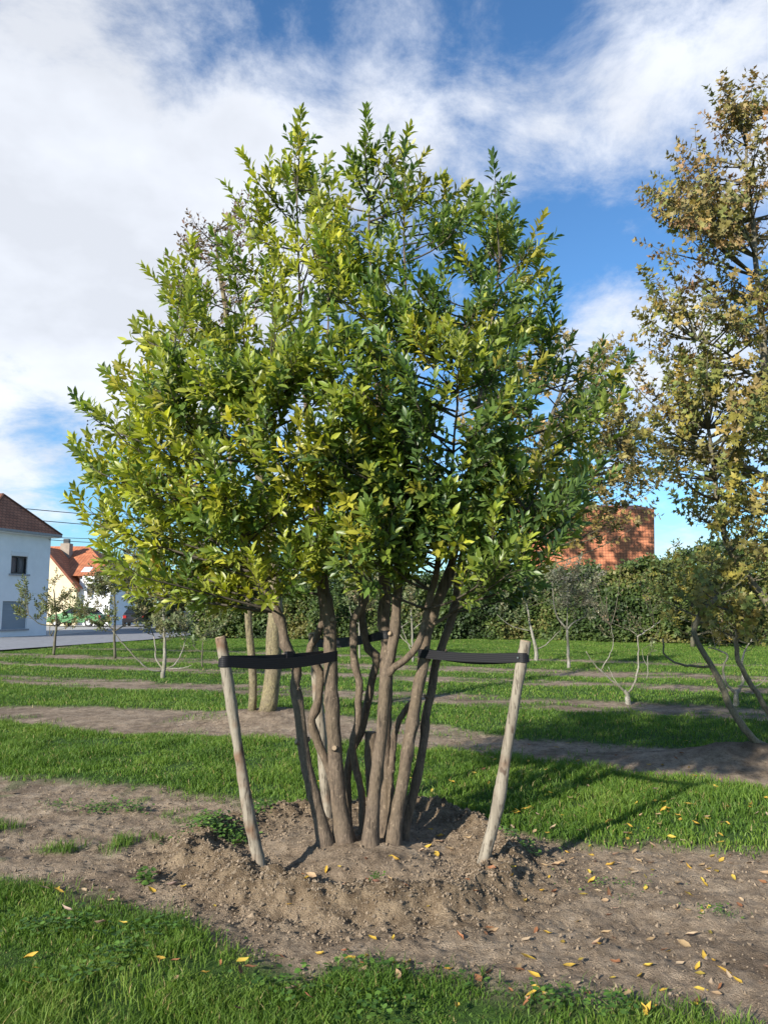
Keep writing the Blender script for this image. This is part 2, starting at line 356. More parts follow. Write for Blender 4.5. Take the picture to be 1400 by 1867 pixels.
# grass blades, one uncountable mass per strip
def blade_field(n, xr, yr, keep, wid, hgt, cols, seed, rough=1.0):
    g = np.random.default_rng(seed)
    x = g.uniform(*xr, n); y = g.uniform(*yr, n); k = keep(x, y) & (np.abs(x) < .53 * y + 1.3)
    x = x[k]; y = y[k]; gm = grassiness(x, y); k = g.random(len(x)) < gm ** 1.3 * (1 - .8 * rough.__gt__(.9) * sstep(.54, .68, fbm(x * 3.1, y * 3.1, seed + 2, 3)))
    x = x[k]; y = y[k]; m = len(x); z = height(x, y)
    cl = fbm(x * 5, y * 5, seed, 3); a = g.uniform(0, 2 * np.pi, m); h = hgt * (.45 + .9 * cl + rough * 1.6 * (fbm(x * 2.2, y * 2.2, seed + 4, 2) - .45)).clip(.25, 2.2) * g.uniform(.5, 1.35, m); w = wid * g.uniform(.6, 1.3, m)
    lean = g.uniform(.15, .95, m) * h; la = g.uniform(0, 2 * np.pi, m)
    P = np.stack([x, y, z - .006], 1); side = np.stack([np.cos(a), np.sin(a), 0 * a], 1) * w[:, None] / 2; ld = np.stack([np.cos(la), np.sin(la), 0 * la], 1) * lean[:, None]
    up = np.array([0, 0, 1.0])
    mid = P + ld * .30 + up * (h * .6)[:, None]; tip = P + ld + up * (h * .92)[:, None]
    v = np.stack([P - side, P + side, mid + side * .8, mid - side * .8, tip], 1)
    c = np.array(cols); t = np.clip(.65 * fbm(x * 1.7, y * 1.7, seed + 9, 3) + .5 * g.random(m) - .08, 0, .999) * (len(c) - 1)
    i0 = t.astype(int); fr = (t - i0)[:, None]; cc = c[i0] * (1 - fr) + c[np.minimum(i0 + 1, len(c) - 1)] * fr
    dead = g.random(m) < .035; cc[dead] = np.array([.30, .25, .09]) * g.uniform(.6, 1.2, (dead.sum(), 1))
    b = MB(); off = (np.arange(m) * 5)[:, None]
    b.add(v, [np.array([[0, 1, 2, 3]]) + off, np.array([[3, 2, 4]]) + off], np.repeat(cc, 5, axis=0)); return b
GC = [(.030, .062, .010), (.055, .115, .014), (.090, .170, .020), (.13, .21, .026), (.21, .28, .05)]
S = lambda x, y: y + .4 * x
tag(blade_field(560000, (-4.2, 3.8), (2.3, 6.6), lambda x, y: S(x, y) < 5.9, .0042, .050, GC, 101, 1.2).build('grass', M['grass']), 'lush green grass in front of the bare soil row', 'grass', kind='stuff')
tag(blade_field(420000, (-6.4, 6.4), (3.8, 11.5), lambda x, y: (S(x, y) >= 5.9) & (S(x, y) < 9.4), .0075, .060, GC, 103).build('grass', M['grass']), 'green grass strip right behind the staked tree', 'grass', kind='stuff')
tag(blade_field(330000, (-11, 10), (5, 18), lambda x, y: (S(x, y) >= 9.4) & (S(x, y) < 14), .010, .058, GC, 105, .6).build('grass', M['grass']), 'second green grass strip beyond the lichen-covered stems', 'grass', kind='stuff')
tag(blade_field(620000, (-19, 18), (8, 38), lambda x, y: (S(x, y) >= 14) & (x > -.27 * (y - 27) ** 1 * 0 - 13.2 + .27 * np.maximum(y - 27, 0)), .014, .055, GC, 107, .4).build('grass', M['grass']), 'far lawn running up to the hedge', 'grass', kind='stuff')

def clover(n, seed):
    g = np.random.default_rng(seed); b = MB(); c = g.integers(0, 46, n); cx = g.uniform(-2.4, 1.6, 46); cy = g.uniform(2.5, 4.4, 46)
    x = cx[c] + g.normal(0, .075, n); y = cy[c] + g.normal(0, .06, n); k = (grassiness(x, y) > .5) & (S(x, y) < 3.9); x = x[k]; y = y[k]; m = len(x); z = height(x, y) + g.uniform(.025, .07, m)
    a = g.uniform(0, 6.28, m); D = np.stack([np.cos(a), np.sin(a), g.uniform(-.2, .4, m)], 1); Nn = np.stack([g.normal(0, .3, m), g.normal(0, .3, m), np.ones(m)], 1)
    C = np.array([(.08, .17, .03), (.12, .22, .04), (.055, .12, .025)])[g.integers(0, 3, m)]
    tv = np.array([[0, 0, 0], [-.36, .35, .04], [-.3, .8, .02], [0, .95, -.04], [.3, .8, .02], [.36, .35, .04]]); b.leaves(tv, [np.array([[0, 5, 4, 3], [0, 3, 2, 1]])], np.stack([x, y, z], 1), D, Nn, g.uniform(.014, .034, m), C); return b
tag(clover(3600, 109).build('ground_cover', M['grass'], smooth=True), 'small round-leaved weeds growing through the front grass', 'weeds', kind='stuff')
# loose crumbs of soil
def crumbs():
    g = np.random.default_rng(201); b = MB()
    n = 16000; th = g.uniform(0, 2 * np.pi, n); r = np.abs(g.normal(1.0, .22, n)); x = MC[0] + r * np.cos(th); y = MC[1] + r * np.sin(th)
    n2 = 12000; x = np.concatenate([x, g.uniform(-3.4, 3.2, n2)]); y = np.concatenate([y, g.uniform(3.2, 7.6, n2)])
    k = g.random(len(x)) > grassiness(x, y) * 1.2; x = x[k]; y = y[k]; z = height(x, y)
    s = .0045 * np.exp(g.normal(0, .5, len(x))); s = np.minimum(s, .0125)
    o = np.array([[1, 0, 0], [-1, 0, 0], [0, 1, 0], [0, -1, 0], [0, 0, 1], [0, 0, -1]], float)
    v = o[None] * (s[:, None, None] * g.uniform(.55, 1.3, (len(x), 6, 1))) + g.normal(0, .25, (len(x), 6, 3)) * s[:, None, None] + np.stack([x, y, z + s * .3], 1)[:, None]
    f = np.array([[0, 2, 4], [2, 1, 4], [1, 3, 4], [3, 0, 4], [2, 0, 5], [1, 2, 5], [3, 1, 5], [0, 3, 5]])
    b.add(v, [(f[None] + (np.arange(len(x)) * 6)[:, None, None]).reshape(-1, 3)]); return b
M['soil'] = plain('soil_crumb', (.19, .145, .10), .95, .4, 9)
tag(crumbs().build('soil_crumbs', M['soil']), 'loose crumbs of brown soil on the mound and bare row', 'soil', kind='stuff')

# ------------------------------------------------------------------ leaf shapes
LAUREL_V = np.array([[0, 0, 0], [-.175, .32, .05], [0, .34, 0], [.175, .32, .05], [-.165, .66, .03], [0, .68, -.03], [.165, .66, .03], [0, 1.0, -.10]])
LAUREL_F = [np.array([[0, 2, 1], [0, 3, 2], [4, 5, 7], [5, 6, 7]]), np.array([[1, 2, 5, 4], [2, 3, 6, 5]])]
SMALL_V = np.array([[0, 0, 0], [-.26, .45, .05], [0, 1.0, -.05], [.26, .45, .05], [0, .45, -.02]])
SMALL_F = [np.array([[0, 4, 1], [0, 3, 4], [1, 4, 2], [4, 3, 2]])]
def palmate():
    pts = [(0, 0.08, 0)]; ang = [-2.2, -1.75, -1.15, -.62, -.3, 0, .3, .62, 1.15, 1.75, 2.2]; rad = [.34, .24, .56, .30, .40, .72, .40, .30, .56, .24, .34]
    cx, cy = 0, .30
    v = [(0, .30, -.02), (0, 0, 0)]
    for a, r in zip(ang, rad): v.append((cx + r * math.sin(a), cy + r * math.cos(a), .05 * math.sin(a * 3) - .08 * r))
    f = [[0, i + 1, i] for i in range(2, 12)]; f += [[0, 2, 1], [0, 1, 12]]
    return np.array(v), [np.array(f)]
MAPLE_V, MAPLE_F = palmate()

def resample(pts, n):
    pts = np.asarray(pts, float); d = np.concatenate([[0], np.cumsum(np.linalg.norm(np.diff(pts, axis=0), axis=1))])
    t = np.linspace(0, d[-1], n)
    # Catmull-Rom style smoothing through the given points
    P = np.concatenate([[2 * pts[0] - pts[1]], pts, [2 * pts[-1] - pts[-2]]])
    out = []
    for q in t:
        i = min(max(np.searchsorted(d, q) - 1, 0), len(pts) - 2); u = (q - d[i]) / max(d[i + 1] - d[i], 1e-6)
        p0, p1, p2, p3 = P[i], P[i + 1], P[i + 2], P[i + 3]
        out.append(.5 * (2 * p1 + (p2 - p0) * u + (2 * p0 - 5 * p1 + 4 * p2 - p3) * u * u + (3 * p1 - p0 - 3 * p2 + p3) * u ** 3))
    return np.array(out)
def bez(a, c, b, n):
    t = np.linspace(0, 1, n)[:, None]; return a * (1 - t) ** 2 + 2 * c * t * (1 - t) + b * t * t

def grow(tips, nodes, g, seg=7, r0=.011, r1=.003, start=.35, nshoot=7, slen=(.12, .28), nleaf=(8, 14), endleaf=16, upw=.6, spread=(1.15, .45), lsize=(.06, .09), shade=None, rise=.3, sides=5, curve=.35):
    """branches from the stems to each tip, side shoots along them, leaves in a spiral round each shoot"""
    wood = MB(); LP, LD, LN, LS, LC = [], [], [], [], []
    nodes = np.asarray(nodes)
    for T in tips:
        T = np.asarray(T, float); d = nodes - T; hd = np.hypot(d[:, 0], d[:, 1])
        cost = np.linalg.norm(d, axis=1) + 3.0 * np.maximum(0, nodes[:, 2] - (T[2] - rise * hd))
        A = nodes[np.argmin(cost)]; v = T - A; L = np.linalg.norm(v)
        if L < .05: continue
        c = A + v * np.array([.62, .62, curve]) + g.normal(0, .05, 3) * L
        n = max(3, int(seg * min(1.6, .5 + L))); P = bez(A, c, T, n)
        wood.tube(P, np.linspace(r0 * min(1.6, .45 + .6 * L), r1, n), sides, caps=False)
        tan = unit(np.gradient(P, axis=0)); ns = max(1, int(nshoot * min(1.8, .35 + L)))
        cl = shade(T, g) if shade else np.array([.1, .18, .03])
        for k in range(ns + 1):
            end = k == ns
            t = 1.0 if end else start + (1 - start) * (k + g.random()) / ns
            q = t * (n - 1); i = min(int(q), n - 2); p = P[i] + (P[i + 1] - P[i]) * (q - i); a = tan[i]
            if end: ax = unit(a + np.array([0, 0, upw * .7])); sl = slen[1] * g.uniform(.8, 1.2); nl = int(endleaf * g.uniform(.8, 1.3))
            else:
                rd = g.normal(0, 1, 3); rd -= a * rd.dot(a); ax = unit(.55 * a + .85 * unit(rd) + np.array([0, 0, upw])); sl = g.uniform(*slen); nl = g.integers(nleaf[0], nleaf[1] + 1)
            e = p + ax * sl
            wood.tube(np.array([p, (p + e) / 2 + g.normal(0, .01, 3), e]), [r1 * .9, r1 * .7, r1 * .4], 3, caps=False)
            u = ((np.arange(nl) + .6) / nl) ** (.62 if end else .85); phi = np.arange(nl) * 2.39996 + g.uniform(0, 6.28)
            x = unit(np.cross(ax, [.3, .2, .9])); y = np.cross(ax, x)
            rad = np.cos(phi)[:, None] * x + np.sin(phi)[:, None] * y
            al = (spread[0] + (spread[1] - spread[0]) * u + g.normal(0, .16, nl))[:, None]
            D = ax * np.cos(al) + rad * np.sin(al) + np.array([0, 0, -.06]); Nn = ax * np.sin(al) - rad * np.cos(al) + g.normal(0, .18, (nl, 3))
            LP.append(p + ax * (sl * u)[:, None] + rad * .004); LD.append(D); LN.append(Nn); LS.append(g.uniform(*lsize, nl) * (1 - .35 * np.abs(u - .55)))
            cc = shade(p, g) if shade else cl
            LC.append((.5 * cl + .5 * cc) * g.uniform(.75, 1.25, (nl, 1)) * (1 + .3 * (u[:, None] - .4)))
    return wood, np.concatenate(LP), np.concatenate(LD), np.concatenate(LN), np.concatenate(LS), np.clip(np.concatenate(LC), .005, .95)

def poly_radius(poly, c):
    p = np.array(poly, float) - np.array(c); a = np.arctan2(p[:, 1], p[:, 0]); r = np.hypot(p[:, 0], p[:, 1]); o = np.argsort(a); a = a[o]; r = r[o]
    aa = np.concatenate([a - 2 * np.pi, a, a + 2 * np.pi]); rr = np.concatenate([r, r, r])
    return lambda t: np.interp(t, aa, rr)

# ------------------------------------------------------------------ the staked laurel
ZB = lambda x, y: (450 + x / 3.111, 1000 + y / 3.111)
# pixel path, depth at base, depth at top, pixel half-widths base/top, top continuation into the crown
STEMS = [
 ([(440, 1645), (400, 1480), (350, 1280), (318, 1100), (292, 900), (272, 760), (287, 690), (250, 600), (215, 540), (200, 440), (160, 340), (90, 180)], 5.10, 5.05, 38, 26, [(420, 930, 5.0), (360, 780, 4.9), (320, 640, 4.95)]),
 ([(540, 1560), (500, 1380), (455, 1220), (395, 1080), (368, 970), (398, 900), (412, 800), (415, 700), (382, 640), (352, 580), (390, 520), (420, 440), (430, 330)], 5.42, 5.35, 28, 20, [(560, 960, 5.5), (470, 760, 5.7), (440, 560, 5.8)]),
 ([(555, 1650), (530, 1480), (508, 1280), (490, 1050), (480, 800), (475, 600), (470, 450), (450, 300), (430, 200)], 5.15, 5.20, 48, 36, [(580, 940, 5.2), (555, 700, 5.3), (545, 480, 5.3), (542, 345, 5.35)]),
 ([(570, 1560), (572, 1300), (592, 1150), (640, 1060), (680, 900), (710, 750), (738, 630), (690, 570), (664, 480), (652, 380), (655, 300), (650, 200)], 5.45, 5.40, 24, 22, [(630, 960, 5.5), (600, 720, 5.6), (600, 500, 5.7)]),
 ([(655, 1650), (652, 1400), (612, 1230), (600, 1110), (630, 980), (630, 850), (643, 760), (612, 640), (605, 500), (605, 400), (660, 310), (660, 220), (610, 150)], 5.32, 5.25, 20, 24, [(600, 980, 5.1), (520, 850, 4.8), (470, 760, 4.6)]),
 ([(700, 1660), (730, 1350), (750, 1150), (775, 950), (785, 800), (800, 690), (835, 500), (845, 350), (855, 200), (870, 80)], 5.08, 5.10, 40, 28, [(735, 930, 5.0), (740, 650, 4.9), (736, 385, 5.1)]),
 ([(780, 1650), (785, 1400), (775, 1100), (785, 850), (790, 640), (790, 520), (768, 400), (782, 250), (775, 100)], 5.32, 5.38, 46, 34, [(700, 900, 5.5), (680, 600, 5.6), (672, 350, 5.5)]),
 ([(812, 1600), (812, 1400), (830, 1150), (850, 1000), (890, 930), (950, 850), (975, 760)], 5.30, 5.24, 20, 17, []),
 ([(835, 1655), (870, 1400), (910, 1150), (950, 950), (970, 800), (1000, 680), (1010, 560), (1030, 450), (1060, 350), (1110, 230), (1150, 140)], 5.14, 5.15, 38, 30, [(840, 950, 5.1), (880, 700, 5.1), (912, 480, 5.2)]),
 ([(890, 1580), (960, 1300), (1000, 1080), (1012, 950), (1042, 800), (1060, 680), (1110, 540), (1150, 430), (1190, 280), (1195, 200)], 5.26, 5.28, 26, 24, [(860, 950, 5.5), (950, 800, 5.6), (1010, 600, 5.6)]),
 ([(800, 720), (840, 670), (900, 630), (980, 530), (1015, 400), (1040, 260), (1070, 150)], 5.08, 4.95, 22, 20, [(810, 950, 4.7), (830, 780, 4.5), (850, 560, 4.6)]),
 ([(1010, 460), (1150, 370), (1250, 250)], 5.14, 5.0, 11, 8, [(900, 1000, 4.8), (960, 930, 4.6)]),
]
base = np.array([-0.19, 5.2, hz(-.19, 5.2)])
laurel = empty('laurel_tree', base); tag(laurel, 'multi-stemmed evergreen laurel tree strapped to three wooden stakes on a soil mound', 'tree')
stem_pts = []; nodes = []
for si, (pp, Y0, Y1, w0, w1, ext) in enumerate(STEMS):
    q = [ZB(*p) for p in pp]; n = len(q)
    pts = [at(x, y, Y0 + (Y1 - Y0) * k / (n - 1)) for k, (x, y) in enumerate(q)]
    root_z = hz(pts[0][0], pts[0][1])
    if si not in (10, 11): pts[0][2] = min(pts[0][2], root_z + .02); pts.insert(0, pts[0] + np.array([0, 0, -.10]))
    m = len(pts)
    r0 = .93 * w0 / 3.111 / F * Y0; r1 = .93 * w1 / 3.111 / F * Y1
    rad = [r0 + (r1 - r0) * k / (m - 1) for k in range(m)]
    for (x, y, Y) in ext: pts.append(at(x, y, Y)); rad.append(max(.006, rad[-1] * .56))
    pts = np.array(pts); P = resample(pts, 64)
    d = np.concatenate([[0], np.cumsum(np.linalg.norm(np.diff(pts, axis=0), axis=1))]); R = np.interp(np.linspace(0, d[-1], 64), d, rad)
    if si not in (10, 11): R[:6] *= np.array([1.7, 1.6, 1.36, 1.2, 1.1, 1.04])
    g = np.random.default_rng(300 + si)
    knob = np.ones(64); 
    for k in g.integers(6, 40, 7): knob[k] *= g.uniform(1.08, 1.22)
    P = P + np.stack([np.convolve(g.normal(0, .006, 64), np.ones(5) / 5, 'same') for _ in range(3)], 1)
    b = MB(); b.tube(P, R * knob, 14, bump=.05, seed=si)
    st = b.build('stem', M['bark'], laurel, smooth=True)
    stem_pts.append((P, R))
    hi = P[P[:, 2] > 1.55]; nodes.append(hi)
    # pruned side stubs with pale cut ends
    for k in g.integers(8, 30, 3 if si in (0, 2, 5, 8, 9) else 1):
        a = g.uniform(0, 6.28); dd = unit(np.array([math.cos(a), math.sin(a) - .5, .5])); p0 = P[k]; L = R[k] + g.uniform(.008, .028); rr = R[k] * g.uniform(.28, .5)
        s = MB(); s.tube(np.array([p0, p0 + dd * L * .8, p0 + dd * L]), [rr * 1.3, rr * 1.05, rr * .95], 8, caps=True); so = s.build('pruned_stub', M['bark'], laurel, smooth=False); so.parent = st; so.location = (0, 0, 0)
        s = MB(); s.tube(np.array([p0 + dd * (L - .002), p0 + dd * (L + .003)]), [rr * .8, rr * .78], 8); co = s.build('cut_face', M['cut_wood'], laurel); co.parent = st; co.location = (0, 0, 0)
# sawn-off old stem in the middle of the clump
ps = [ZB(740, 1640), ZB(725, 1400), ZB(705, 1200), ZB(702, 1040)]
b = MB(); b.tube(resample([at(x, y, 5.42) - np.array([0, 0, .05 * (i == 0)]) for i, (x, y) in enumerate(ps)], 16), np.linspace(.062, .040, 16), 11, bump=.06, seed=77)
so = b.build('sawn_stem', M['bark'], laurel, smooth=True)
nodes = np.concatenate(nodes)

OUT = [(540, 205), (590, 290), (625, 330), (670, 225), (700, 260), (735, 245), (790, 330), (835, 325), (880, 350), (925, 310), (960, 385), (1000, 430), (1030, 520), (1000, 590), (1040, 610), (1130, 680), (1140, 720), (1090, 790), (1100, 880), (1060, 960),
       (1010, 1030), (960, 1100), (900, 1060), (830, 1045), (760, 1040), (700, 1040), (640, 1060), (590, 1090), (500, 1105), (430, 1125), (350, 1135), (250, 1110), (330, 1040), (280, 985), (140, 975), (170, 900), (110, 840), (190, 790), (135, 765), (190, 720), (165, 690), (230, 660), (215, 610), (280, 560), (260, 530), (310, 455), (350, 500), (400, 420), (455, 310), (500, 330)]
CC = (640, 700); RAD = poly_radius(OUT, CC)
YC, DD = 5.35, 1.35
g = np.random.default_rng(41); tips = []
MAN = [(540, 205), (505, 300), (460, 305), (575, 290), (600, 330), (670, 222), (655, 290), (700, 270), (735, 245), (745, 300), (770, 330), (835, 325), (812, 370), (925, 310), (905, 370), (880, 350), (960, 390), (990, 440), (1025, 515), (1005, 560), (985, 600), (1040, 620), (1130, 670), (1150, 700), (1095, 740), (1085, 800), (1100, 880), (1050, 940), (1030, 1000),
       (960, 1105), (905, 1075), (590, 1085), (640, 1050), (545, 1060), (500, 1100), (430, 1110), (380, 1125), (340, 1035), (290, 1095), (240, 1110), (430, 1000), (150, 970), (210, 960), (280, 960), (130, 845), (160, 880), (200, 850), (145, 770), (180, 700), (215, 735), (225, 610), (245, 660), (275, 525), (300, 570), (310, 455), (330, 520), (395, 450), (430, 400), (520, 350), (620, 400), (810, 1030), (780, 990), (700, 1020)]
for (x, y) in MAN:
    dx, dy = x - CC[0], y - CC[1]; L = math.hypot(dx, dy); k = 1 - (40 if dy < 0 else 30) / L
    tips.append(at(CC[0] + dx * k, CC[1] + dy * k, YC + g.uniform(-.45, .35)))
for (x, y) in [(540, 205), (670, 222), (735, 245), (835, 325), (925, 310), (960, 390), (310, 455), (275, 525), (460, 305), (1025, 515), (225, 610), (180, 700), (590, 290), (145, 770), (130, 845)]:
    Yt = YC + g.uniform(-.3, .2); inx = np.sign(CC[0] - x) * (0 if y < 420 else 28)
    for k in range(1, 4): tips.append(at(x + g.normal(0, 7 * k) + inx * k, y + 40 + 48 * k, Yt + g.normal(0, .06 * k)))
for (x, y) in [(260, 1075), (310, 1065), (360, 1080), (400, 1050), (450, 1070), (480, 1040), (540, 1075), (600, 1050), (330, 1095), (420, 1105), (560, 1030), (390, 1010), (470, 1090), (510, 1010), (640, 1030), (1060, 900), (1085, 850), (1040, 980), (1000, 1010), (975, 1060), (930, 1040), (870, 1020), (1100, 780), (1070, 930), (1010, 950), (950, 990), (760, 1010), (720, 1000), (820, 990)]:
    tips.append(at(x, y - 22, YC + g.uniform(-.95, .25)))
for _ in range(44): tips.append(at(g.uniform(630, 1020), g.uniform(880, 1050), YC - g.uniform(.45, 1.05)))
n_named = len(tips)
while len(tips) < n_named + 225:
    th = g.uniform(-np.pi, np.pi); u = math.sqrt(g.random()) * .80; r = RAD(th) * u
    x = CC[0] + r * math.cos(th); y = CC[1] + r * math.sin(th)
    if y < 540 and (u > .60 or g.random() < .45): continue
    if x < 460 and y < 640 and (u > .5 or g.random() < .4): continue
    if x > 960 and y < 800 and u > .6: continue
    sgn = -1 if g.random() < .64 else 1
    dep = DD * (.85 if sgn > 0 else 1.0) * math.sqrt(max(0, 1 - u * u)) * g.uniform(.72, 1.0)
    # the crown is narrow at the top: less depth there
    dep *= np.interp(y, [200, 500, 750, 1100], [.35, .75, 1.0, .8])
    tips.append(at(x, y, YC + sgn * dep))
for _ in range(70):
    th = g.uniform(-np.pi, np.pi); u = math.sqrt(g.random()) * .8; r = RAD(th) * u
    tips.append(at(CC[0] + r * math.cos(th), CC[1] + r * math.sin(th) - 20, YC + g.uniform(-.6, .6)))
def laurel_col(p, g):  # mixed leaf colours; bright yellow-green weighted left to paint in the sunlit side
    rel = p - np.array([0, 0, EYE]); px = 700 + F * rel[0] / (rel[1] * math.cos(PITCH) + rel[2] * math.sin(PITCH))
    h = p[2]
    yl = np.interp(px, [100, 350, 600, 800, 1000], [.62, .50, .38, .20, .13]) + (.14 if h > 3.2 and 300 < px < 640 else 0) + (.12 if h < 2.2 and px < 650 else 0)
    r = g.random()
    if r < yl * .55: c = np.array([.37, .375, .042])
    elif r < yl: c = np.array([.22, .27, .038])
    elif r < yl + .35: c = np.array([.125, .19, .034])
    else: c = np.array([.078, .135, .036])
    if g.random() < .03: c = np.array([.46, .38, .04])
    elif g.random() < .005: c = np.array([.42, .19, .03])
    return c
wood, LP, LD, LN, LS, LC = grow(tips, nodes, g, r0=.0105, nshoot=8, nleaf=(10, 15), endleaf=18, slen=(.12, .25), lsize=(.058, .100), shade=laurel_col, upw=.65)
keepm = np.ones(len(LP), bool)
# the 300 leaves nearest the camera are single pieces
dist = np.linalg.norm(LP - np.array([0, 0, EYE]), axis=1); near = np.argsort(dist)[:300]; keepm[near] = False
tag(wood.build('branches', M['twig'], laurel, smooth=True), kind='stuff')
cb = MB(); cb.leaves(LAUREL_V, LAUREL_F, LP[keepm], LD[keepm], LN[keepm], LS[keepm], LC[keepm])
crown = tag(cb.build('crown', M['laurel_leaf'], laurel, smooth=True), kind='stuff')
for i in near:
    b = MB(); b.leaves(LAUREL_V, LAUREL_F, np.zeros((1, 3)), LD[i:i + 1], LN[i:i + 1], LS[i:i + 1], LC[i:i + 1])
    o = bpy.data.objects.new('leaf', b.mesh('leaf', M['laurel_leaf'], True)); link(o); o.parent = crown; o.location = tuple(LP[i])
print('laurel leaves', len(LP))
# dark berries in the upper left of the crown
bb = MB(); gs = np.random.default_rng(5)
for c in [(505, 365), (520, 400), (480, 380), (590, 480), (540, 370), (160, 800), (430, 560)]:
    for k in range(9):
        p = at(c[0] + gs.normal(0, 14), c[1] + gs.normal(0, 18), 5.1 + gs.normal(0, .1)); o = np.array([[1, 0, 0], [-1, 0, 0], [0, 1, 0], [0, -1, 0], [0, 0, 1], [0, 0, -1]]) * .0075
        bb.add(o + p, [np.array([[0, 2, 4], [2, 1, 4], [1, 3, 4], [3, 0, 4], [2, 0, 5], [1, 2, 5], [3, 1, 5], [0, 3, 5]])])
tag(bb.build('berries', plain('berry', (.012, .010, .02), .3, .2, 10), laurel, smooth=True), kind='stuff')

# ------------------------------------------------------------------ stakes and straps
def stake(path, Y0, Y1, r, label, seed):
    n = len(path); pts = [at(x, y, Y0 + (Y1 - Y0) * k / (n - 1)) for k, (x, y) in enumerate(path)]
    x0, y0, _ = pts[0]; pts[0][2] = min(pts[0][2], hz(x0, y0) + .01)
    root = empty('wooden_stake', pts[0]); tag(root, label, 'stake', 'stakes around the laurel tree')
    full = [pts[0] - np.array([0, 0, .12])] + pts; P = resample(full, 42); g = np.random.default_rng(seed)
    R = r * (1 + np.convolve(g.normal(0, .16, 46), np.ones(5) / 5, 'valid')) * np.linspace(1.05, .95, 42)
    b = MB(); b.tube(P, R, 14, bump=.03, seed=seed); b.build('post', M['stake'], root, smooth=True)
    t = unit(P[-1] - P[-2]); e = MB(); e.tube(np.array([P[-1] - t * .002, P[-1] + t * .004]), [R[-1] * .985, R[-1] * .93], 14); e.build('sawn_top', M['cut_wood'], root)
    return P, R
SL = stake([(476, 1588), (455, 1490), (437, 1380), (420, 1270), (411, 1210), (402, 1162)], 4.66, 4.62, .034, 'weathered stake with reddish bark patches tied by a strap crossing thin stems', 11)
SR = stake([(879, 1580), (905, 1480), (925, 1360), (945, 1240), (958, 1169)], 4.72, 4.66, .0335, 'pale grey wooden stake leaning right with a riveted strap end', 12)
SB = stake([(597, 1482), (588, 1380), (578, 1250), (571, 1155)], 5.92, 5.86, .038, 'short wooden stake hidden behind the stems of the laurel', 13)
def on_path(PR, z):
    P, R = PR; k = np.argmin(np.abs(P[:, 2] - z)); return P[k], R[k]
def on_px(PR, py):
    P, R = PR; rel = P - np.array([0, 0, EYE]); zc = rel[:, 1] * math.cos(PITCH) + rel[:, 2] * math.sin(PITCH); yy = 933.5 - F * (rel[:, 2] * math.cos(PITCH) - rel[:, 1] * math.sin(PITCH)) / zc
    k = np.argmin(np.abs(yy - py)); return P[k], R[k]
def strap(A, ra, B, rb, w, label, seed, block=None):
    A = np.array(A); B = np.array(B); ax = unit(B - A); pr = unit(np.cross(ax, [0, 0, 1.0])); up = np.cross(pr, ax)
    pts = []
    for k in range(13): t = math.pi / 2 + math.pi * k / 12; pts.append(A + (ra + .004) * (math.cos(t) * ax + math.sin(t) * pr))
    n = 14
    e0 = A - pr * (ra + .004); e1 = B - pr * (rb + .004); pts += [e0 + (e1 - e0) * k / n + np.array([0, 0, -.012 * math.sin(math.pi * k / n)]) for k in range(1, n)]
    for k in range(13): t = -math.pi / 2 + math.pi * k / 12; pts.append(B + (rb + .004) * (math.cos(t) * ax + math.sin(t) * pr))
    e0 = B + pr * (rb + .004); e1 = A + pr * (ra + .004); pts += [e0 + (e1 - e0) * k / n + np.array([0, 0, -.03 * math.sin(math.pi * k / n)]) for k in range(1, n)]
    pts = np.array(pts); m = len(pts); c = (A + B) / 2
    tan = unit(np.roll(pts, -1, 0) - np.roll(pts, 1, 0)); out = np.cross(tan, up)
    th = .0035; ring = [(-w / 2, 0), (-w / 2, th), (-w / 6, th + .001), (w / 6, th + .001), (w / 2, th), (w / 2, 0)]
    v = np.stack([pts + up * a + out * o for a, o in ring], 1); s = len(ring)
    i = np.arange(m)[:, None]; j = np.arange(s)[None, :]
    f = np.stack([i * s + j, i * s + (j + 1) % s, ((i + 1) % m) * s + (j + 1) % s, ((i + 1) % m) * s + j], -1).reshape(-1, 4)
    root = empty('tie_strap', A); tag(root, label, 'strap', 'straps tying the laurel to its stakes')
    b = MB(); b.add(v, [f]); b.build('band', M['strap'], root)
    if block is not None:
        p = e0 = A + ax * block - pr * (ra + .010); b = MB(); b.box(p, (.05, .028, w * 1.15), np.stack([ax, pr, up], 1)); b.build('overlap_knot', M['strap'], root)
    h = MB(); q = A - pr * (ra + .0095) + ax * .006
    h.tube(np.array([q, q - pr * .004]), [.0055, .005], 8); h.build('nail_head', M['steel'], root)
a, ra = on_px(SL, 1209); b_, rb = on_px(stem_pts[2], 1189); strap(a, ra, b_, rb, .066, 'black strap from the reddish stake across the leftmost stems', 1, block=.50)
a, ra = on_px(SR, 1199); b_, rb = on_px(stem_pts[8], 1186); strap(a, ra, b_, rb, .056, 'black strap from the pale leaning stake to the right-hand stems', 2)
a, ra = on_px(SB, 1172); b_, rb = on_px(stem_pts[6], 1162); strap(a, ra, b_, rb, .055, 'sagging dark strap behind the stems tied to the short hidden stake', 3)

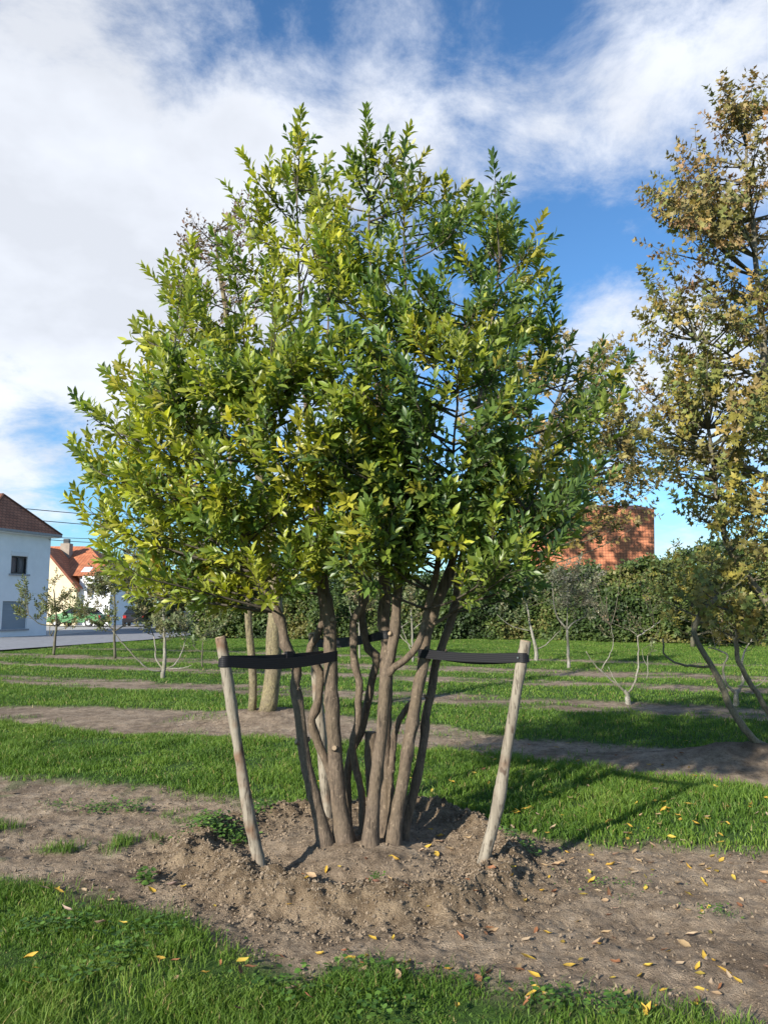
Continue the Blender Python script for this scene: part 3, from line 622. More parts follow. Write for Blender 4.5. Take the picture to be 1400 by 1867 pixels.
# ------------------------------------------------------------------ generic background tree
def tube_px(b, path, Y, r0, r1, g, sides=7, jit=.02, rootz=None, dy=0.0):
    n = len(path); pts = [at(x, y, Y + dy * k / max(1, n - 1)) for k, (x, y) in enumerate(path)]
    if rootz is not None: pts[0][2] = rootz - .06
    P = resample(pts, max(8, 4 * n)); P = P + g.normal(0, jit * r0 + .004, P.shape)
    b.tube(P, np.linspace(r0, r1, len(P)), sides, bump=.04, seed=int(g.integers(1e6))); return P
def tree(name, label, cat, Y, stems, polys, ntips, mats, leaf, palette, seed, group=None, depth=None, wood_mat=None, **kw):
    """stems: (pixel path, r0, r1, depth drift); polys: outlines of the crown in the picture, each with its own depth spread"""
    g = np.random.default_rng(seed); x0, y0 = stems[0][0][0]; bp = at(x0, y0, Y); rz = hz(bp[0], bp[1])
    root = empty(name, (bp[0], bp[1], rz)); tag(root, label, cat, group); nd = []
    for (path, r0, r1, dy, grounded) in stems:
        b = MB(); P = tube_px(b, path, Y, r0, r1, g, rootz=rz if grounded else None, dy=dy, sides=9); b.build('trunk' if grounded else 'limb', wood_mat, root, smooth=True); nd.append(P[2:])
    tp = []
    for poly, n, dsp in polys:
        xs = [p[0] for p in poly]; ys = [p[1] for p in poly]; c = (sum(xs) / len(xs), sum(ys) / len(ys)); R = poly_radius(poly, c)
        for _ in range(n):
            th = g.uniform(-np.pi, np.pi); u = math.sqrt(g.random()); r = R(th) * u
            tp.append(at(c[0] + r * math.cos(th), c[1] + r * math.sin(th), Y + g.choice([-1, 1]) * dsp * math.sqrt(max(0, 1 - u * u)) * g.uniform(.2, 1)))
    if tp:
        sh = palette
        if not callable(palette): pal = np.array(palette); sh = lambda p, g: pal[g.integers(len(pal))]
        wd, P, D, Nn, Sz, C = grow(tp, np.concatenate(nd), g, shade=sh, **kw)
        tag(wd.build('twigs', mats[1], root, smooth=True), kind='stuff')
        b = MB(); b.leaves(leaf[0], leaf[1], P, D, Nn, Sz, C); tag(b.build('crown', mats[0], root, smooth=True), kind='stuff')
        print(name, len(P))
    return root
SM = (SMALL_V, SMALL_F); MP = (MAPLE_V, MAPLE_F)
A_UP = np.array([(.26, .16, .08), (.21, .17, .06), (.31, .17, .07), (.16, .17, .05), (.24, .18, .06), (.15, .16, .05)]); A_LO = np.array([(.17, .19, .045), (.125, .16, .04), (.21, .21, .045), (.32, .24, .04), (.14, .17, .045), (.25, .18, .06)])
def AUT(p, g): return (A_UP if g.random() < np.clip((p[2] - 3.6) / 3.0, .04, .95) else A_LO)[g.integers(6)]
# tall autumn maple at the right-hand edge; several stems from one dark mound
mY = 8.15
maple_low = [(1190, 760), (1230, 690), (1290, 640), (1400, 560), (1560, 640), (1660, 760), (1640, 930), (1480, 1010), (1330, 985), (1240, 960), (1195, 900)]
maple_up = [(1352, 150), (1300, 200), (1285, 260), (1230, 330), (1195, 460), (1200, 600), (1240, 650), (1450, 650), (1500, 500), (1440, 320), (1400, 180)]
maple_side = [(1185, 650), (1230, 640), (1260, 720), (1200, 800)]
maple_bot = [(1185, 1090), (1240, 1040), (1330, 1030), (1420, 1020), (1480, 1080), (1420, 1140), (1330, 1150), (1240, 1150)]
tree('maple_tree', 'tall autumn maple with rust and olive leaves leaning stems over a dark soil hump', 'tree', mY,
     [([(1432, 1385), (1438, 1200), (1425, 950), (1397, 690), (1385, 560), (1371, 420), (1362, 320), (1356, 240)], .085, .012, .15, True),
      ([(1415, 1382), (1375, 1350), (1340, 1305), (1300, 1220), (1266, 1160), (1275, 1125), (1310, 1085)], .042, .022, -.3, True),
      ([(1428, 1340), (1392, 1285), (1350, 1215), (1342, 1180), (1345, 1120)], .032, .02, -.1, False),
      ([(1438, 1190), (1402, 1105), (1360, 1050), (1325, 990), (1312, 930), (1300, 850), (1290, 780)], .05, .018, -.25, False),
      ([(1296, 1216), (1262, 1214), (1228, 1208), (1210, 1190), (1208, 1165)], .014, .008, -.1, False),
      ([(1420, 900), (1380, 860), (1330, 840), (1270, 800)], .03, .012, .2, False), ([(1396, 690), (1360, 680), (1320, 640), (1270, 620)], .02, .008, -.2, False)],
     [(maple_low, 150, 1.5), (maple_up, 95, .75), (maple_side, 12, .4), ([(1200, 560), (1330, 540), (1480, 560), (1480, 720), (1330, 740), (1210, 700)], 46, .9), (maple_bot, 34, .6), ([(1352, 165), (1380, 200), (1370, 260), (1335, 260), (1330, 200)], 10, .2)], 0, (M['soft_leaf'], M['dark_bark']), MP, AUT, 501, wood_mat=M['maple_bark'],
     r0=.016, r1=.0035, nshoot=6, nleaf=(5, 9), endleaf=11, slen=(.14, .32), lsize=(.055, .095), spread=(1.4, .9), upw=.25, rise=.2, start=.3)
# brownish tall tree behind the hedge, in front of the brick-red roof
big_out = [(1060, 600), (1110, 630), (1140, 690), (1185, 790), (1195, 880), (1185, 950), (1120, 965), (1040, 950), (960, 960), (880, 900), (850, 780), (900, 680), (980, 620)]
tree('broadleaf_tree', 'tall olive and brown tree rising behind the hedge before the red roof', 'tree', 43.0,
     [([(950, 1150), (955, 1000), (975, 850), (1020, 720), (1050, 640)], .32, .06, 0, True), ([(965, 930), (1060, 880), (1130, 820)], .14, .05, -1, False), ([(960, 960), (930, 870), (910, 800)], .14, .05, 1, False)],
     [(big_out, 150, 4.0)], 0, (M['soft_leaf'], M['dark_bark']), MP, [(.28, .21, .06), (.17, .165, .05), (.13, .15, .045), (.32, .23, .07), (.20, .16, .06)], 502, wood_mat=M['dark_bark'],
     r0=.03, r1=.012, nshoot=3, nleaf=(6, 9), endleaf=10, slen=(.5, 1.2), lsize=(.24, .42), spread=(1.4, .8), upw=.3)
# twin-stemmed lichen tree in the second row, its sparse top showing over the laurel
lich_out = [(395, 375), (450, 400), (470, 520), (460, 640), (420, 700), (350, 620), (330, 480), (335, 410)]
tree('twin_stem_tree', 'two yellowish lichen-covered stems of a sparse brown-twigged tree in the second row', 'tree', 11.0,
     [([(486, 1322), (494, 1262), (499, 1180), (502, 1100), (490, 950), (450, 760), (410, 560), (392, 420)], .125, .02, .1, True), ([(461, 1314), (461, 1230), (455, 1150), (449, 1080), (430, 900), (390, 680), (352, 470)], .062, .015, -.2, True)],
     [(lich_out, 60, .7), ([(345, 380), (400, 365), (450, 400), (430, 470), (350, 470)], 26, .4)], 0, (M['soft_leaf'], M['twig']), SM, [(.17, .10, .06), (.20, .12, .08), (.13, .10, .06), (.16, .14, .06)], 503, wood_mat=M['lichen_bark'],
     r0=.010, r1=.004, nshoot=4, nleaf=(4, 7), endleaf=8, slen=(.12, .3), lsize=(.05, .09), spread=(1.3, .6), upw=.5)

# young trained fruit trees in the rows
GRY = [(.13, .16, .06), (.16, .18, .075), (.10, .135, .05), (.17, .14, .06)]
FR = dict(mats=(M['soft_leaf'], M['dark_bark']), leaf=SM, palette=GRY, group='young trained fruit trees in the rows', r0=.010, r1=.005, nshoot=7, nleaf=(8, 13), endleaf=14, slen=(.14, .36), lsize=(.075, .13), spread=(1.3, .6), upw=.5)
def fruit(label, Y, stems, polys, seed, wm, **kw):
    a = dict(FR); a.update(kw); tree('fruit_tree', label, 'tree', Y, [(p, r0 * .72, r1 * .6, dy, i == 0) for i, (p, r0, r1, dy) in enumerate(stems)], polys, 0, a.pop('mats'), a.pop('leaf'), a.pop('palette'), seed, wood_mat=wm, **a)
fruit('small grey-leaved fruit tree with flat side arms before the white house', 25.5,
      [([(98, 1197), (101, 1165), (104, 1130), (98, 1075)], .07, .03, 0), ([(104, 1140), (75, 1138), (52, 1120)], .03, .015, -.3), ([(104, 1140), (135, 1128), (165, 1108)], .03, .015, .3), ([(98, 1150), (92, 1158), (92, 1122)], .025, .012, .2)],
      [([(100, 1050), (120, 1080), (140, 1120), (110, 1145), (80, 1130), (85, 1080)], 14, .5), ([(25, 1080), (75, 1075), (80, 1120), (40, 1125)], 10, .4), ([(130, 1085), (175, 1090), (170, 1130), (135, 1135)], 8, .4)], 601, M['dark_bark'])
fruit('leafy grey-green fruit tree with a tall leader beside the road', 24.3,
      [([(210, 1207), (209, 1160), (210, 1110), (206, 1010)], .065, .02, 0), ([(210, 1150), (180, 1128), (160, 1118)], .03, .015, -.3), ([(210, 1150), (250, 1128), (285, 1108)], .03, .015, .3)],
      [([(205, 1000), (225, 1040), (250, 1080), (265, 1125), (210, 1140), (150, 1135), (160, 1080), (190, 1040)], 44, .8), ([(243, 985), (252, 1010), (262, 1060), (232, 1060), (236, 1010)], 12, .4)], 602, M['dark_bark'])
fruit('whitish stump-trunked fruit tree with low wide candelabra arms', 17.2,
      [([(297, 1246), (298, 1226), (301, 1200), (300, 1160), (298, 1110)], .075, .02, 0), ([(298, 1224), (270, 1219), (240, 1190), (205, 1150)], .028, .014, -.4), ([(301, 1220), (318, 1212), (332, 1190), (340, 1160)], .028, .014, .3), ([(299, 1222), (285, 1200), (282, 1165), (272, 1135)], .03, .014, .2), ([(303, 1219), (335, 1218), (350, 1212)], .022, .012, -.2)],
      [([(270, 1115), (330, 1100), (345, 1150), (310, 1175), (275, 1165)], 14, .6)], 603, M['pale_bark'])
fruit('pale-trunked fruit tree with a goblet of silvery leaves by the hedge', 20.0,
      [([(1036, 1224), (1035, 1180), (1033, 1146)], .065, .045, 0), ([(1034, 1148), (1014, 1122), (1008, 1085), (1006, 1060)], .035, .018, -.3), ([(1034, 1147), (1048, 1133), (1066, 1125)], .035, .018, .3), ([(1033, 1145), (1034, 1100), (1036, 1060)], .025, .012, .2)],
      [([(1000, 1050), (1030, 1030), (1075, 1040), (1090, 1090), (1070, 1130), (1040, 1120), (1005, 1100)], 32, .7)], 604, M['pale_bark'], palette=[(.20, .20, .12), (.16, .18, .09), (.24, .22, .14)])
fruit('almost bare white-barked fruit tree forking low over the third soil row', 12.9,
      [([(1145, 1291), (1143, 1268), (1138, 1258)], .075, .05, 0), ([(1140, 1262), (1112, 1238), (1085, 1213), (1068, 1188)], .026, .010, -.2), ([(1143, 1266), (1158, 1240), (1163, 1200), (1161, 1160), (1150, 1150)], .026, .012, .2), ([(1095, 1222), (1108, 1200), (1118, 1170), (1112, 1140)], .014, .007, -.1), ([(1136, 1258), (1120, 1240), (1108, 1215)], .014, .007, .2), ([(1161, 1162), (1180, 1148), (1204, 1132)], .018, .008, .1)],
      [([(1060, 1120), (1120, 1080), (1190, 1090), (1210, 1140), (1160, 1150), (1100, 1160)], 16, .5)], 605, M['pale_bark'], nshoot=3, nleaf=(3, 5), endleaf=5, palette=[(.16, .14, .07), (.18, .16, .08), (.2, .13, .07)], lsize=(.035, .06))
fruit('white-barked candelabra fruit tree beside the leaning maple stem', 12.6,
      [([(1342, 1296), (1341, 1272), (1341, 1258)], .07, .05, 0), ([(1340, 1264), (1322, 1245), (1318, 1215), (1326, 1195), (1310, 1186), (1290, 1180)], .034, .014, -.2), ([(1343, 1264), (1354, 1240), (1352, 1205), (1358, 1185), (1370, 1165)], .036, .016, .2), ([(1345, 1250), (1380, 1250), (1396, 1235)], .02, .01, .2)],
      [([(1290, 1150), (1340, 1130), (1390, 1150), (1370, 1185), (1300, 1180)], 12, .5)], 606, M['pale_bark'], nshoot=3, nleaf=(4, 6), endleaf=6, palette=[(.2, .17, .07), (.24, .14, .08), (.15, .15, .06)], lsize=(.035, .06))
fruit('thin white-trunked fruit tree seen between the middle stems of the laurel', 23.5,
      [([(656, 1204), (655, 1160), (656, 1110)], .05, .035, 0), ([(656, 1140), (640, 1120), (636, 1080)], .02, .012, 0)], [([(620, 1040), (690, 1040), (690, 1110), (625, 1110)], 12, .7)], 607, M['pale_bark'])
fruit('grey fruit tree with upswept bare arms seen right of the laurel stems', 22.0,
      [([(753, 1212), (752, 1170), (750, 1130), (748, 1080)], .06, .02, 0), ([(751, 1180), (735, 1165), (727, 1150), (745, 1133)], .025, .014, .2), ([(751, 1150), (775, 1130), (800, 1120)], .022, .01, .2), ([(752, 1190), (742, 1170), (725, 1120)], .02, .01, .3)], [([(715, 1060), (800, 1060), (805, 1120), (720, 1110)], 14, .7)], 608, M['pale_bark'], nshoot=3)
fruit('squat fruit tree with crooked bare arms just behind the pale leaning stake', 22.5,
      [([(978, 1204), (976, 1180), (966, 1140), (960, 1100)], .09, .025, 0), ([(976, 1185), (995, 1175), (1020, 1150)], .03, .012, .2), ([(966, 1150), (930, 1140), (905, 1120)], .022, .01, -.2)], [([(900, 1080), (960, 1060), (1030, 1090), (1010, 1150), (930, 1130)], 14, .8)], 609, M['pale_bark'], nshoot=3)
fruit('slight young fruit tree on the lawn behind the reddish stake', 20.5,
      [([(369, 1222), (369, 1195), (371, 1160)], .035, .02, 0), ([(369, 1190), (355, 1180), (350, 1165)], .015, .008, .1), ([(369, 1205), (390, 1202), (398, 1195)], .015, .008, .1)], [([(345, 1140), (400, 1140), (400, 1190), (350, 1185)], 12, .4)], 610, M['dark_bark'], nshoot=3, nleaf=(4, 7))
fruit('spindly leafless sapling standing beside the low-forking bare tree', 17.0,
      [([(1176, 1258), (1180, 1230), (1180, 1195)], .022, .010, 0), ([(1180, 1215), (1172, 1200), (1170, 1185)], .010, .006, .1)], [([(1170, 1160), (1190, 1160), (1190, 1200), (1170, 1200)], 3, .2)], 611, M['pale_bark'], nshoot=2, nleaf=(2, 4), endleaf=3)

# rounded olive tree across the road and bushy growth behind the left fruit trees
tree('broadleaf_tree', 'rounded olive-green tree standing across the road beyond the cars', 'tree', 52.0,
     [([(300, 1147), (300, 1110), (302, 1060), (300, 1020)], .3, .08, 0, True), ([(301, 1100), (270, 1075), (255, 1060)], .12, .05, .5, False), ([(301, 1100), (340, 1075), (370, 1060)], .12, .05, -.5, False)],
     [([(300, 985), (345, 990), (400, 1020), (410, 1080), (380, 1125), (300, 1135), (240, 1120), (230, 1075), (255, 1020)], 110, 2.5)], 0, (M['soft_leaf'], M['dark_bark']), SM, [(.17, .185, .055), (.12, .145, .045), (.21, .20, .07), (.24, .20, .08)], 505, wood_mat=M['dark_bark'],
     r0=.03, r1=.012, nshoot=5, nleaf=(8, 12), endleaf=12, slen=(.3, .8), lsize=(.22, .36), spread=(1.3, .7), upw=.3)

# ------------------------------------------------------------------ hedge
def hedge(name, label, pts, h0, h1, thick, n, pal, seed, size):
    g = np.random.default_rng(seed); P = np.array(pts, float); root = empty(name, (*P[0], 0)); tag(root, label, 'hedge')
    L = np.concatenate([[0], np.cumsum(np.linalg.norm(np.diff(P, axis=0), axis=1))]); T = L[-1]
    def pos(t): return np.stack([np.interp(t, L, P[:, 0]), np.interp(t, L, P[:, 1])], 1)
    def top(t): return h0 + (h1 - h0) * t / T + (fbm(t * .35, t * 0, seed, 5, .62) - .5) * 2.2
    t = g.uniform(0, T, n); c = pos(t); d = unit(pos(t + .1) - c); nr = np.stack([d[:, 1], -d[:, 0]], 1); H = top(t)
    z = g.random(n) ** .85 * H; front = np.where(g.random(n) < .72, 1, -1); bulge = (fbm(t * .65, z * .65, seed + 3, 4) - .5) * 3.2
    off = front * np.abs(thick * .5 * np.sqrt(np.clip(1 - (z / (H * 1.02)) ** 6, .02, 1)) + bulge * .8 + g.normal(0, .12, n)); topm = g.random(n) < .14; off[topm] = g.uniform(-1, 1, topm.sum()) * thick * .5; z[topm] = H[topm] + g.normal(0, .14, topm.sum())
    XY = c + nr * off[:, None]; LP = np.stack([XY[:, 0], XY[:, 1], np.maximum(z, .1)], 1)
    out = np.stack([nr[:, 0] * front, nr[:, 1] * front, np.full(n, .5)], 1); D = unit(out * .5 + g.normal(0, .7, (n, 3))); Nn = out + g.normal(0, .5, (n, 3))
    pal = np.array(pal); q = fbm(t * .5, z * .7, seed + 7, 3) * 1.5 - .25 + g.normal(0, .14, n); C = pal[np.clip((q * len(pal)).astype(int), 0, len(pal) - 1)] * g.uniform(.7, 1.3, (n, 1))
    b = MB(); b.leaves(SMALL_V * np.array([1.5, 1, 1]), SMALL_F, LP, D, Nn, g.uniform(*size, n), C); tag(b.build('foliage', M['soft_leaf'], root, smooth=True), kind='stuff')
    # solid dark core: shade in the gaps of the hedge, put into its colour
    m = 60; tt = np.linspace(0, T, m); c = pos(tt); d = unit(pos(tt + .1) - pos(tt - .1 * (tt > .1))); nr = np.stack([d[:, 1], -d[:, 0]], 1); H = top(tt) * .74
    v = []
    for k in range(m):
        for (o, zz) in ((.16, 0), (.15, .6), (.08, 1), (-.08, 1), (-.15, .6), (-.16, 0)): v.append((*(c[k] + nr[k] * thick * o), zz * H[k]))
    i = np.arange(m - 1)[:, None] * 6; j = np.arange(5)[None]
    b = MB(); b.add(v, [np.stack([i + j, i + j + 1, i + 6 + j + 1, i + 6 + j], -1).reshape(-1, 4)]); b.build('shade_core', plain('hedge_inside', (.022, .026, .012), .95, .5, 3), root)
HP = [(.025, .048, .012), (.042, .075, .016), (.065, .105, .022), (.095, .13, .028), (.15, .145, .04)]
hedge('hedge', 'long tall dark green hedge closing off the nursery below the red roof', [(-9.5, 40.5), (-2.6, 38), (7.7, 37.5), (15, 32.5), (26, 26)], 3.0, 4.0, 1.7, 120000, HP, 701, (.09, .20))
tree('shrub', 'large yellow-flecked shrub standing against the right end of the hedge', 'shrub', 30.0,
     [([(1262, 1180), (1262, 1120), (1258, 1050)], .09, .03, 0, True), ([(1262, 1130), (1220, 1080), (1205, 1050)], .05, .02, .3, False), ([(1262, 1130), (1310, 1080), (1330, 1040)], .05, .02, -.3, False)],
     [([(1225, 1010), (1290, 1000), (1340, 1020), (1380, 1090), (1350, 1150), (1230, 1160), (1190, 1120), (1195, 1050)], 90, 1.4)], 0, (M['soft_leaf'], M['dark_bark']), SM, [(.05, .09, .02), (.07, .11, .025), (.09, .12, .03), (.10, .12, .03), (.26, .20, .03)], 506, wood_mat=M['dark_bark'],
     r0=.02, r1=.008, nshoot=4, nleaf=(8, 12), endleaf=12, slen=(.2, .5), lsize=(.12, .22), spread=(1.3, .7), upw=.4)

# ------------------------------------------------------------------ houses
def tile_mat(name, c1, c2, scale, mortar, bw=.5, rh=.25, off=.5):
    m, nt, b = material(name); t = N(nt, 'ShaderNodeUVMap'); br = N(nt, 'ShaderNodeTexBrick'); br.offset = off
    br.inputs['Scale'].default_value = scale; br.inputs['Color1'].default_value = (*c1, 1); br.inputs['Color2'].default_value = (*c2, 1); br.inputs['Mortar'].default_value = (*mortar, 1)
    br.inputs['Mortar Size'].default_value = .016; br.inputs['Brick Width'].default_value = bw; br.inputs['Row Height'].default_value = rh; br.inputs['Bias'].default_value = 0
    nt.links.new(t.outputs[0], br.inputs['Vector']); nz = noise(nt, 1.2, 5, .65)
    nt.links.new(mix(nt, 1.0, br.outputs['Color'], ramp(nt, nz, [(.3, (.65, .62, .6)), (.7, (1.2, 1.15, 1.1))]), 'MULTIPLY'), b.inputs['Base Color']); b.inputs['Roughness'].default_value = .85
    bump(nt, b, br.outputs['Fac'], -.6, .03); return m
M['brown_tile'] = tile_mat('brown_roof_tile', (.33, .13, .075), (.40, .17, .10), 1.0, (.12, .05, .03), .24, .2)
M['red_tile'] = tile_mat('orange_roof_tile', (.42, .14, .06), (.50, .19, .09), 1.0, (.2, .07, .04), .26, .24, 0)
M['brick_tile'] = tile_mat('brick_red_roof_tile', (.46, .17, .085), (.52, .21, .11), 1.0, (.20, .08, .05), .20, .19, 0)
M['white_render'] = plain('white_render', (.78, .79, .80), .8, .05, 2)
M['cream_render'] = plain('cream_render', (.62, .53, .36), .85, .06, 2)
M['frame_dark'] = plain('window_frame_dark', (.02, .02, .022), .4, .1)
M['frame_white'] = plain('window_frame_white', (.7, .7, .7), .5, .05)
M['shutter'] = plain('grey_shutter', (.22, .26, .30), .5, .1, 30, stretch=(.05, .05, 1))
M['curtain'] = plain('net_curtain', (.42, .41, .42), .9, .2, 14, stretch=(1, 1, .1))
M['brick'] = tile_mat('red_brick', (.30, .11, .07), (.36, .15, .09), 1.0, (.3, .26, .22), .22, .075)
M['sill'] = plain('stone_sill', (.30, .30, .31), .8, .15)
def glass():
    m, nt, b = material('window_glass'); b.inputs['Base Color'].default_value = (.03, .035, .04, 1); b.inputs['Roughness'].default_value = .08; b.inputs['Alpha'].default_value = .22; return m
M['glass'] = glass()
def quad_uv(name, quads, mat, parent):
    """planar faces with metric uv, first edge along u"""
    v = []; f = []; uv = []
    for q in quads:
        q = [np.asarray(p, float) for p in q]; u = unit(q[1] - q[0]); nrm = unit(np.cross(q[1] - q[0], q[-1] - q[0])); w = np.cross(nrm, u); f.append(list(range(len(v), len(v) + len(q)))); v += [tuple(p) for p in q]; uv += [((p - q[0]).dot(u), (p - q[0]).dot(w)) for p in q]
    me = bpy.data.meshes.new(name); me.from_pydata(v, [], f); L = me.uv_layers.new(name='UVMap')
    for i, c in enumerate(uv): L.data[i].uv = c
    me.materials.append(mat); o = bpy.data.objects.new(name, me); link(o, parent); o.location = tuple(-np.array(parent.location)); return o
def obox(o, a, n, s0, s1, d0, d1, z0, z1):
    """oriented box: along a from s0 to s1, along n from d0 to d1"""
    c = [o + a * s + n * d for s, d in ((s0, d0), (s1, d0), (s1, d1), (s0, d1))]
    return [(*p[:2], z0) for p in c] + [(*p[:2], z1) for p in c]
BF = [np.array([[0, 3, 2, 1], [4, 5, 6, 7], [0, 1, 5, 4], [1, 2, 6, 5], [2, 3, 7, 6], [3, 0, 4, 7]])]
def part(name, parent, mat, boxes, sub=None):
    b = MB()
    for bx in boxes: b.add(np.array(bx), BF)
    o = b.build(name, mat, parent)
    if sub is not None: o.parent = sub; o.location = (0, 0, 0)
    return o
def wall_boxes(o, a, n, L, H, th, holes):
    """a wall of length L, height H with rectangular openings: (s0, s1, z0, z1)"""
    out = []; xs = sorted({0, L, *[h[0] for h in holes], *[h[1] for h in holes]})
    for s0, s1 in zip(xs[:-1], xs[1:]):
        z = 0; hs = sorted([h for h in holes if h[0] <= s0 + 1e-6 and h[1] >= s1 - 1e-6], key=lambda h: h[2])
        for h in hs:
            if h[2] > z + .01: out.append(obox(o, a, n, s0, s1, -th, 0, z, h[2]))
            z = h[3]
        if z < H - .01: out.append(obox(o, a, n, s0, s1, -th, 0, z, H))
    return out
def window(root, o, a, n, s0, s1, z0, z1, frame, pane, sill=True, mull=1, back=None):
    fr = []; t = .07
    fr += [obox(o, a, n, s0, s0 + t, -.16, -.08, z0, z1), obox(o, a, n, s1 - t, s1, -.16, -.08, z0, z1), obox(o, a, n, s0 + t, s1 - t, -.16, -.08, z0, z0 + t), obox(o, a, n, s0 + t, s1 - t, -.16, -.08, z1 - t, z1)]
    for k in range(mull):
        c = s0 + (s1 - s0) * (k + 1) / (mull + 1); fr.append(obox(o, a, n, c - .05, c + .05, -.155, -.085, z0 + t, z1 - t))
    w = part('window', root, frame, fr)
    part('pane', root, pane, [obox(o, a, n, s0 + t, s1 - t, -.135, -.115, z0 + t, z1 - t)], w)
    part('curtain', root, back or M['curtain'], [obox(o, a, n, s0 + .01, s1 - .01, -.25, -.22, z0, z1)], w)
    if sill: part('sill', root, M['sill'], [obox(o, a, n, s0 - .12, s1 + .12, -.06, .10, z0 - .09, z0 - .005)], w)
# white house with the brown hipped roof
A2 = np.array([.34, .94]); A2 /= np.linalg.norm(A2); N2 = np.array([A2[1], -A2[0]]); P0 = np.array([-17.9, 41.2]); WL_, WD = 4.6, 8.0; O2 = P0 - A2 * WL_
wh = empty('house', (*P0, 0)); tag(wh, 'white rendered house with brown hipped roof and grey ground-floor shutter', 'house')
EH = 5.25
def wpx(px, py):  # a pixel on the facade -> distance along the wall, height
    r = ray(px, py)[:2]; m = np.array([[r[0], -A2[0]], [r[1], -A2[1]]]); t, s = np.linalg.solve(m, O2); p = ray(px, py) * t; return s, p[2] + EYE
sA, zT = wpx(22, 1013); sB, zB = wpx(50, 1047); sC, zT2 = wpx(6, 1096); sD, zB2 = wpx(49, 1146)
part('wall', wh, M['white_render'], wall_boxes(O2, A2, N2, WL_, EH, .3, [(sA, sB, zB, zT), (sC, sD, zB2, zT2)]) + [obox(O2, A2, N2, 0, .3, -WD, -.3, 0, EH), obox(O2, A2, N2, WL_ - .3, WL_, -WD, -.3, 0, EH), obox(O2, A2, N2, .3, WL_ - .3, -WD, -WD + .3, 0, EH)])
window(wh, O2, A2, N2, sA, sB, zB, zT, M['frame_dark'], M['glass'])
part('window', wh, M['frame_dark'], [obox(O2, A2, N2, -.03, -.005, -5.2, -4.0, 3.0, 4.4)]); part('window', wh, M['frame_dark'], [obox(O2, A2, N2, -.03, -.005, -5.4, -3.9, .9, 2.2)])
sh = part('shutter', wh, M['shutter'], [obox(O2, A2, N2, sC, sD, -.14, -.10, zB2, zT2)])
part('sill', wh, M['sill'], [obox(O2, A2, N2, sC - .1, sD + .1, -.05, .08, zB2 - .09, zB2 - .004)], sh)
part('roller_box', wh, M['frame_white'], [obox(O2, A2, N2, sA - .02, sB + .02, .004, .05, zT + .01, zT + .22)])
part('eave', wh, M['frame_white'], [obox(O2, A2, N2, -.3, WL_ + .3, -WD - .3, .35, EH + .002, EH + .16)])
part('gutter', wh, M['sill'], [obox(O2, A2, N2, -.32, WL_ + .32, .352, .46, EH + .05, EH + .17)])
e = .38; zr = EH + .165; c0, c1, c2, c3 = [(*(O2 + A2 * s + N2 * d), zr) for s, d in ((-e, e), (WL_ + e, e), (WL_ + e, -WD - e), (-e, -WD - e))]
r1_ = (*(O2 + A2 * WL_ / 2 + N2 * -1.1), 7.35); r2_ = (*(O2 + A2 * WL_ / 2 + N2 * (-WD + 1.1)), 7.35)
rf = quad_uv('roof', [[c0, c1, r1_], [c1, c2, r2_, r1_], [c2, c3, r2_], [c3, c0, r1_, r2_]], M['brown_tile'], wh)
b = MB(); b.tube(np.array([c1, r1_]), .07, 6); b.tube(np.array([c0, r1_]), .07, 6); b.tube(np.array([r1_, r2_]), .08, 6); o = b.build('ridge_tiles', M['brown_tile'], wh); o.parent = rf; o.location = (0, 0, 0)

# house with the orange tiled roof: cream gable wing and a white main front
HY = 62.0
oh = empty('house', at(120, 1140, HY) * np.array([1, 1, 0])); tag(oh, 'house with orange tiled roof, brick chimney and cream gable behind the green car', 'house')
def H3(px, py, Y): return at(px, py, Y)
ax = np.array([1., 0]); an = np.array([0, -1.])
gl = H3(48, 1060, HY); gr = H3(141, 1066, HY); ga = H3(86, 1000, HY)      # gable eaves and apex
gz_ = gr[2]
b = MB(); v = [(gl[0], HY, 0), (gr[0], HY, 0), (gr[0], HY, gz_), (ga[0], HY, ga[2]), (gl[0], HY, gz_)]; v += [(x, y + .3, z) for x, y, z in v]
b.add(v, [np.arange(5), np.arange(5)[::-1] + 5] + [np.array([i, i + 5, (i + 1) % 5 + 5, (i + 1) % 5]) for i in range(5)]); b.build('gable_wall', M['cream_render'], oh)
part('side_wall', oh, M['cream_render'], [[(gr[0] - .3, HY + .3, 0), (gr[0], HY + .3, 0), (gr[0], HY + .49, 0), (gr[0] - .3, HY + .49, 0), (gr[0] - .3, HY + .3, gz_ - .02), (gr[0], HY + .3, gz_ - .02), (gr[0], HY + .49, gz_ - .02), (gr[0] - .3, HY + .49, gz_ - .02)]])
def slab(quad, t): q = [np.array(p, float) for p in quad]; n = unit(np.cross(q[1] - q[0], q[-1] - q[0])); return q, [p - n * t for p in q]
ed = .5
ea = np.array([gr[0] + .35, HY - ed, gz_ - .30]); ap = np.array([ga[0], HY - ed, ga[2] + .12]); ap2 = ap + np.array([0, 4.2, 0]); ea2 = ea + np.array([0, 1.0, 0]); el = np.array([gl[0] - .35, HY - ed, gz_ - .3]); el2 = el + np.array([0, 1.0, 0])
wr = quad_uv('wing_roof', [[ea, ea2, ap2, ap], [el2, el, ap, ap2]], M['red_tile'], oh)
part('verge', oh, M['red_tile'], [[tuple(ap + np.array([0, -.02, -.28])), tuple(ea + np.array([0, -.02, -.28])), tuple(ea + np.array([0, .25, -.28])), tuple(ap + np.array([0, .25, -.28])), tuple(ap + np.array([0, -.02, -.01])), tuple(ea + np.array([0, -.02, -.01])), tuple(ea + np.array([0, .25, -.01])), tuple(ap + np.array([0, .25, -.01]))]], wr)
MY = HY + .5
m0 = H3(120, 1053, MY); m1 = H3(203, 1053, MY); mz = m0[2]
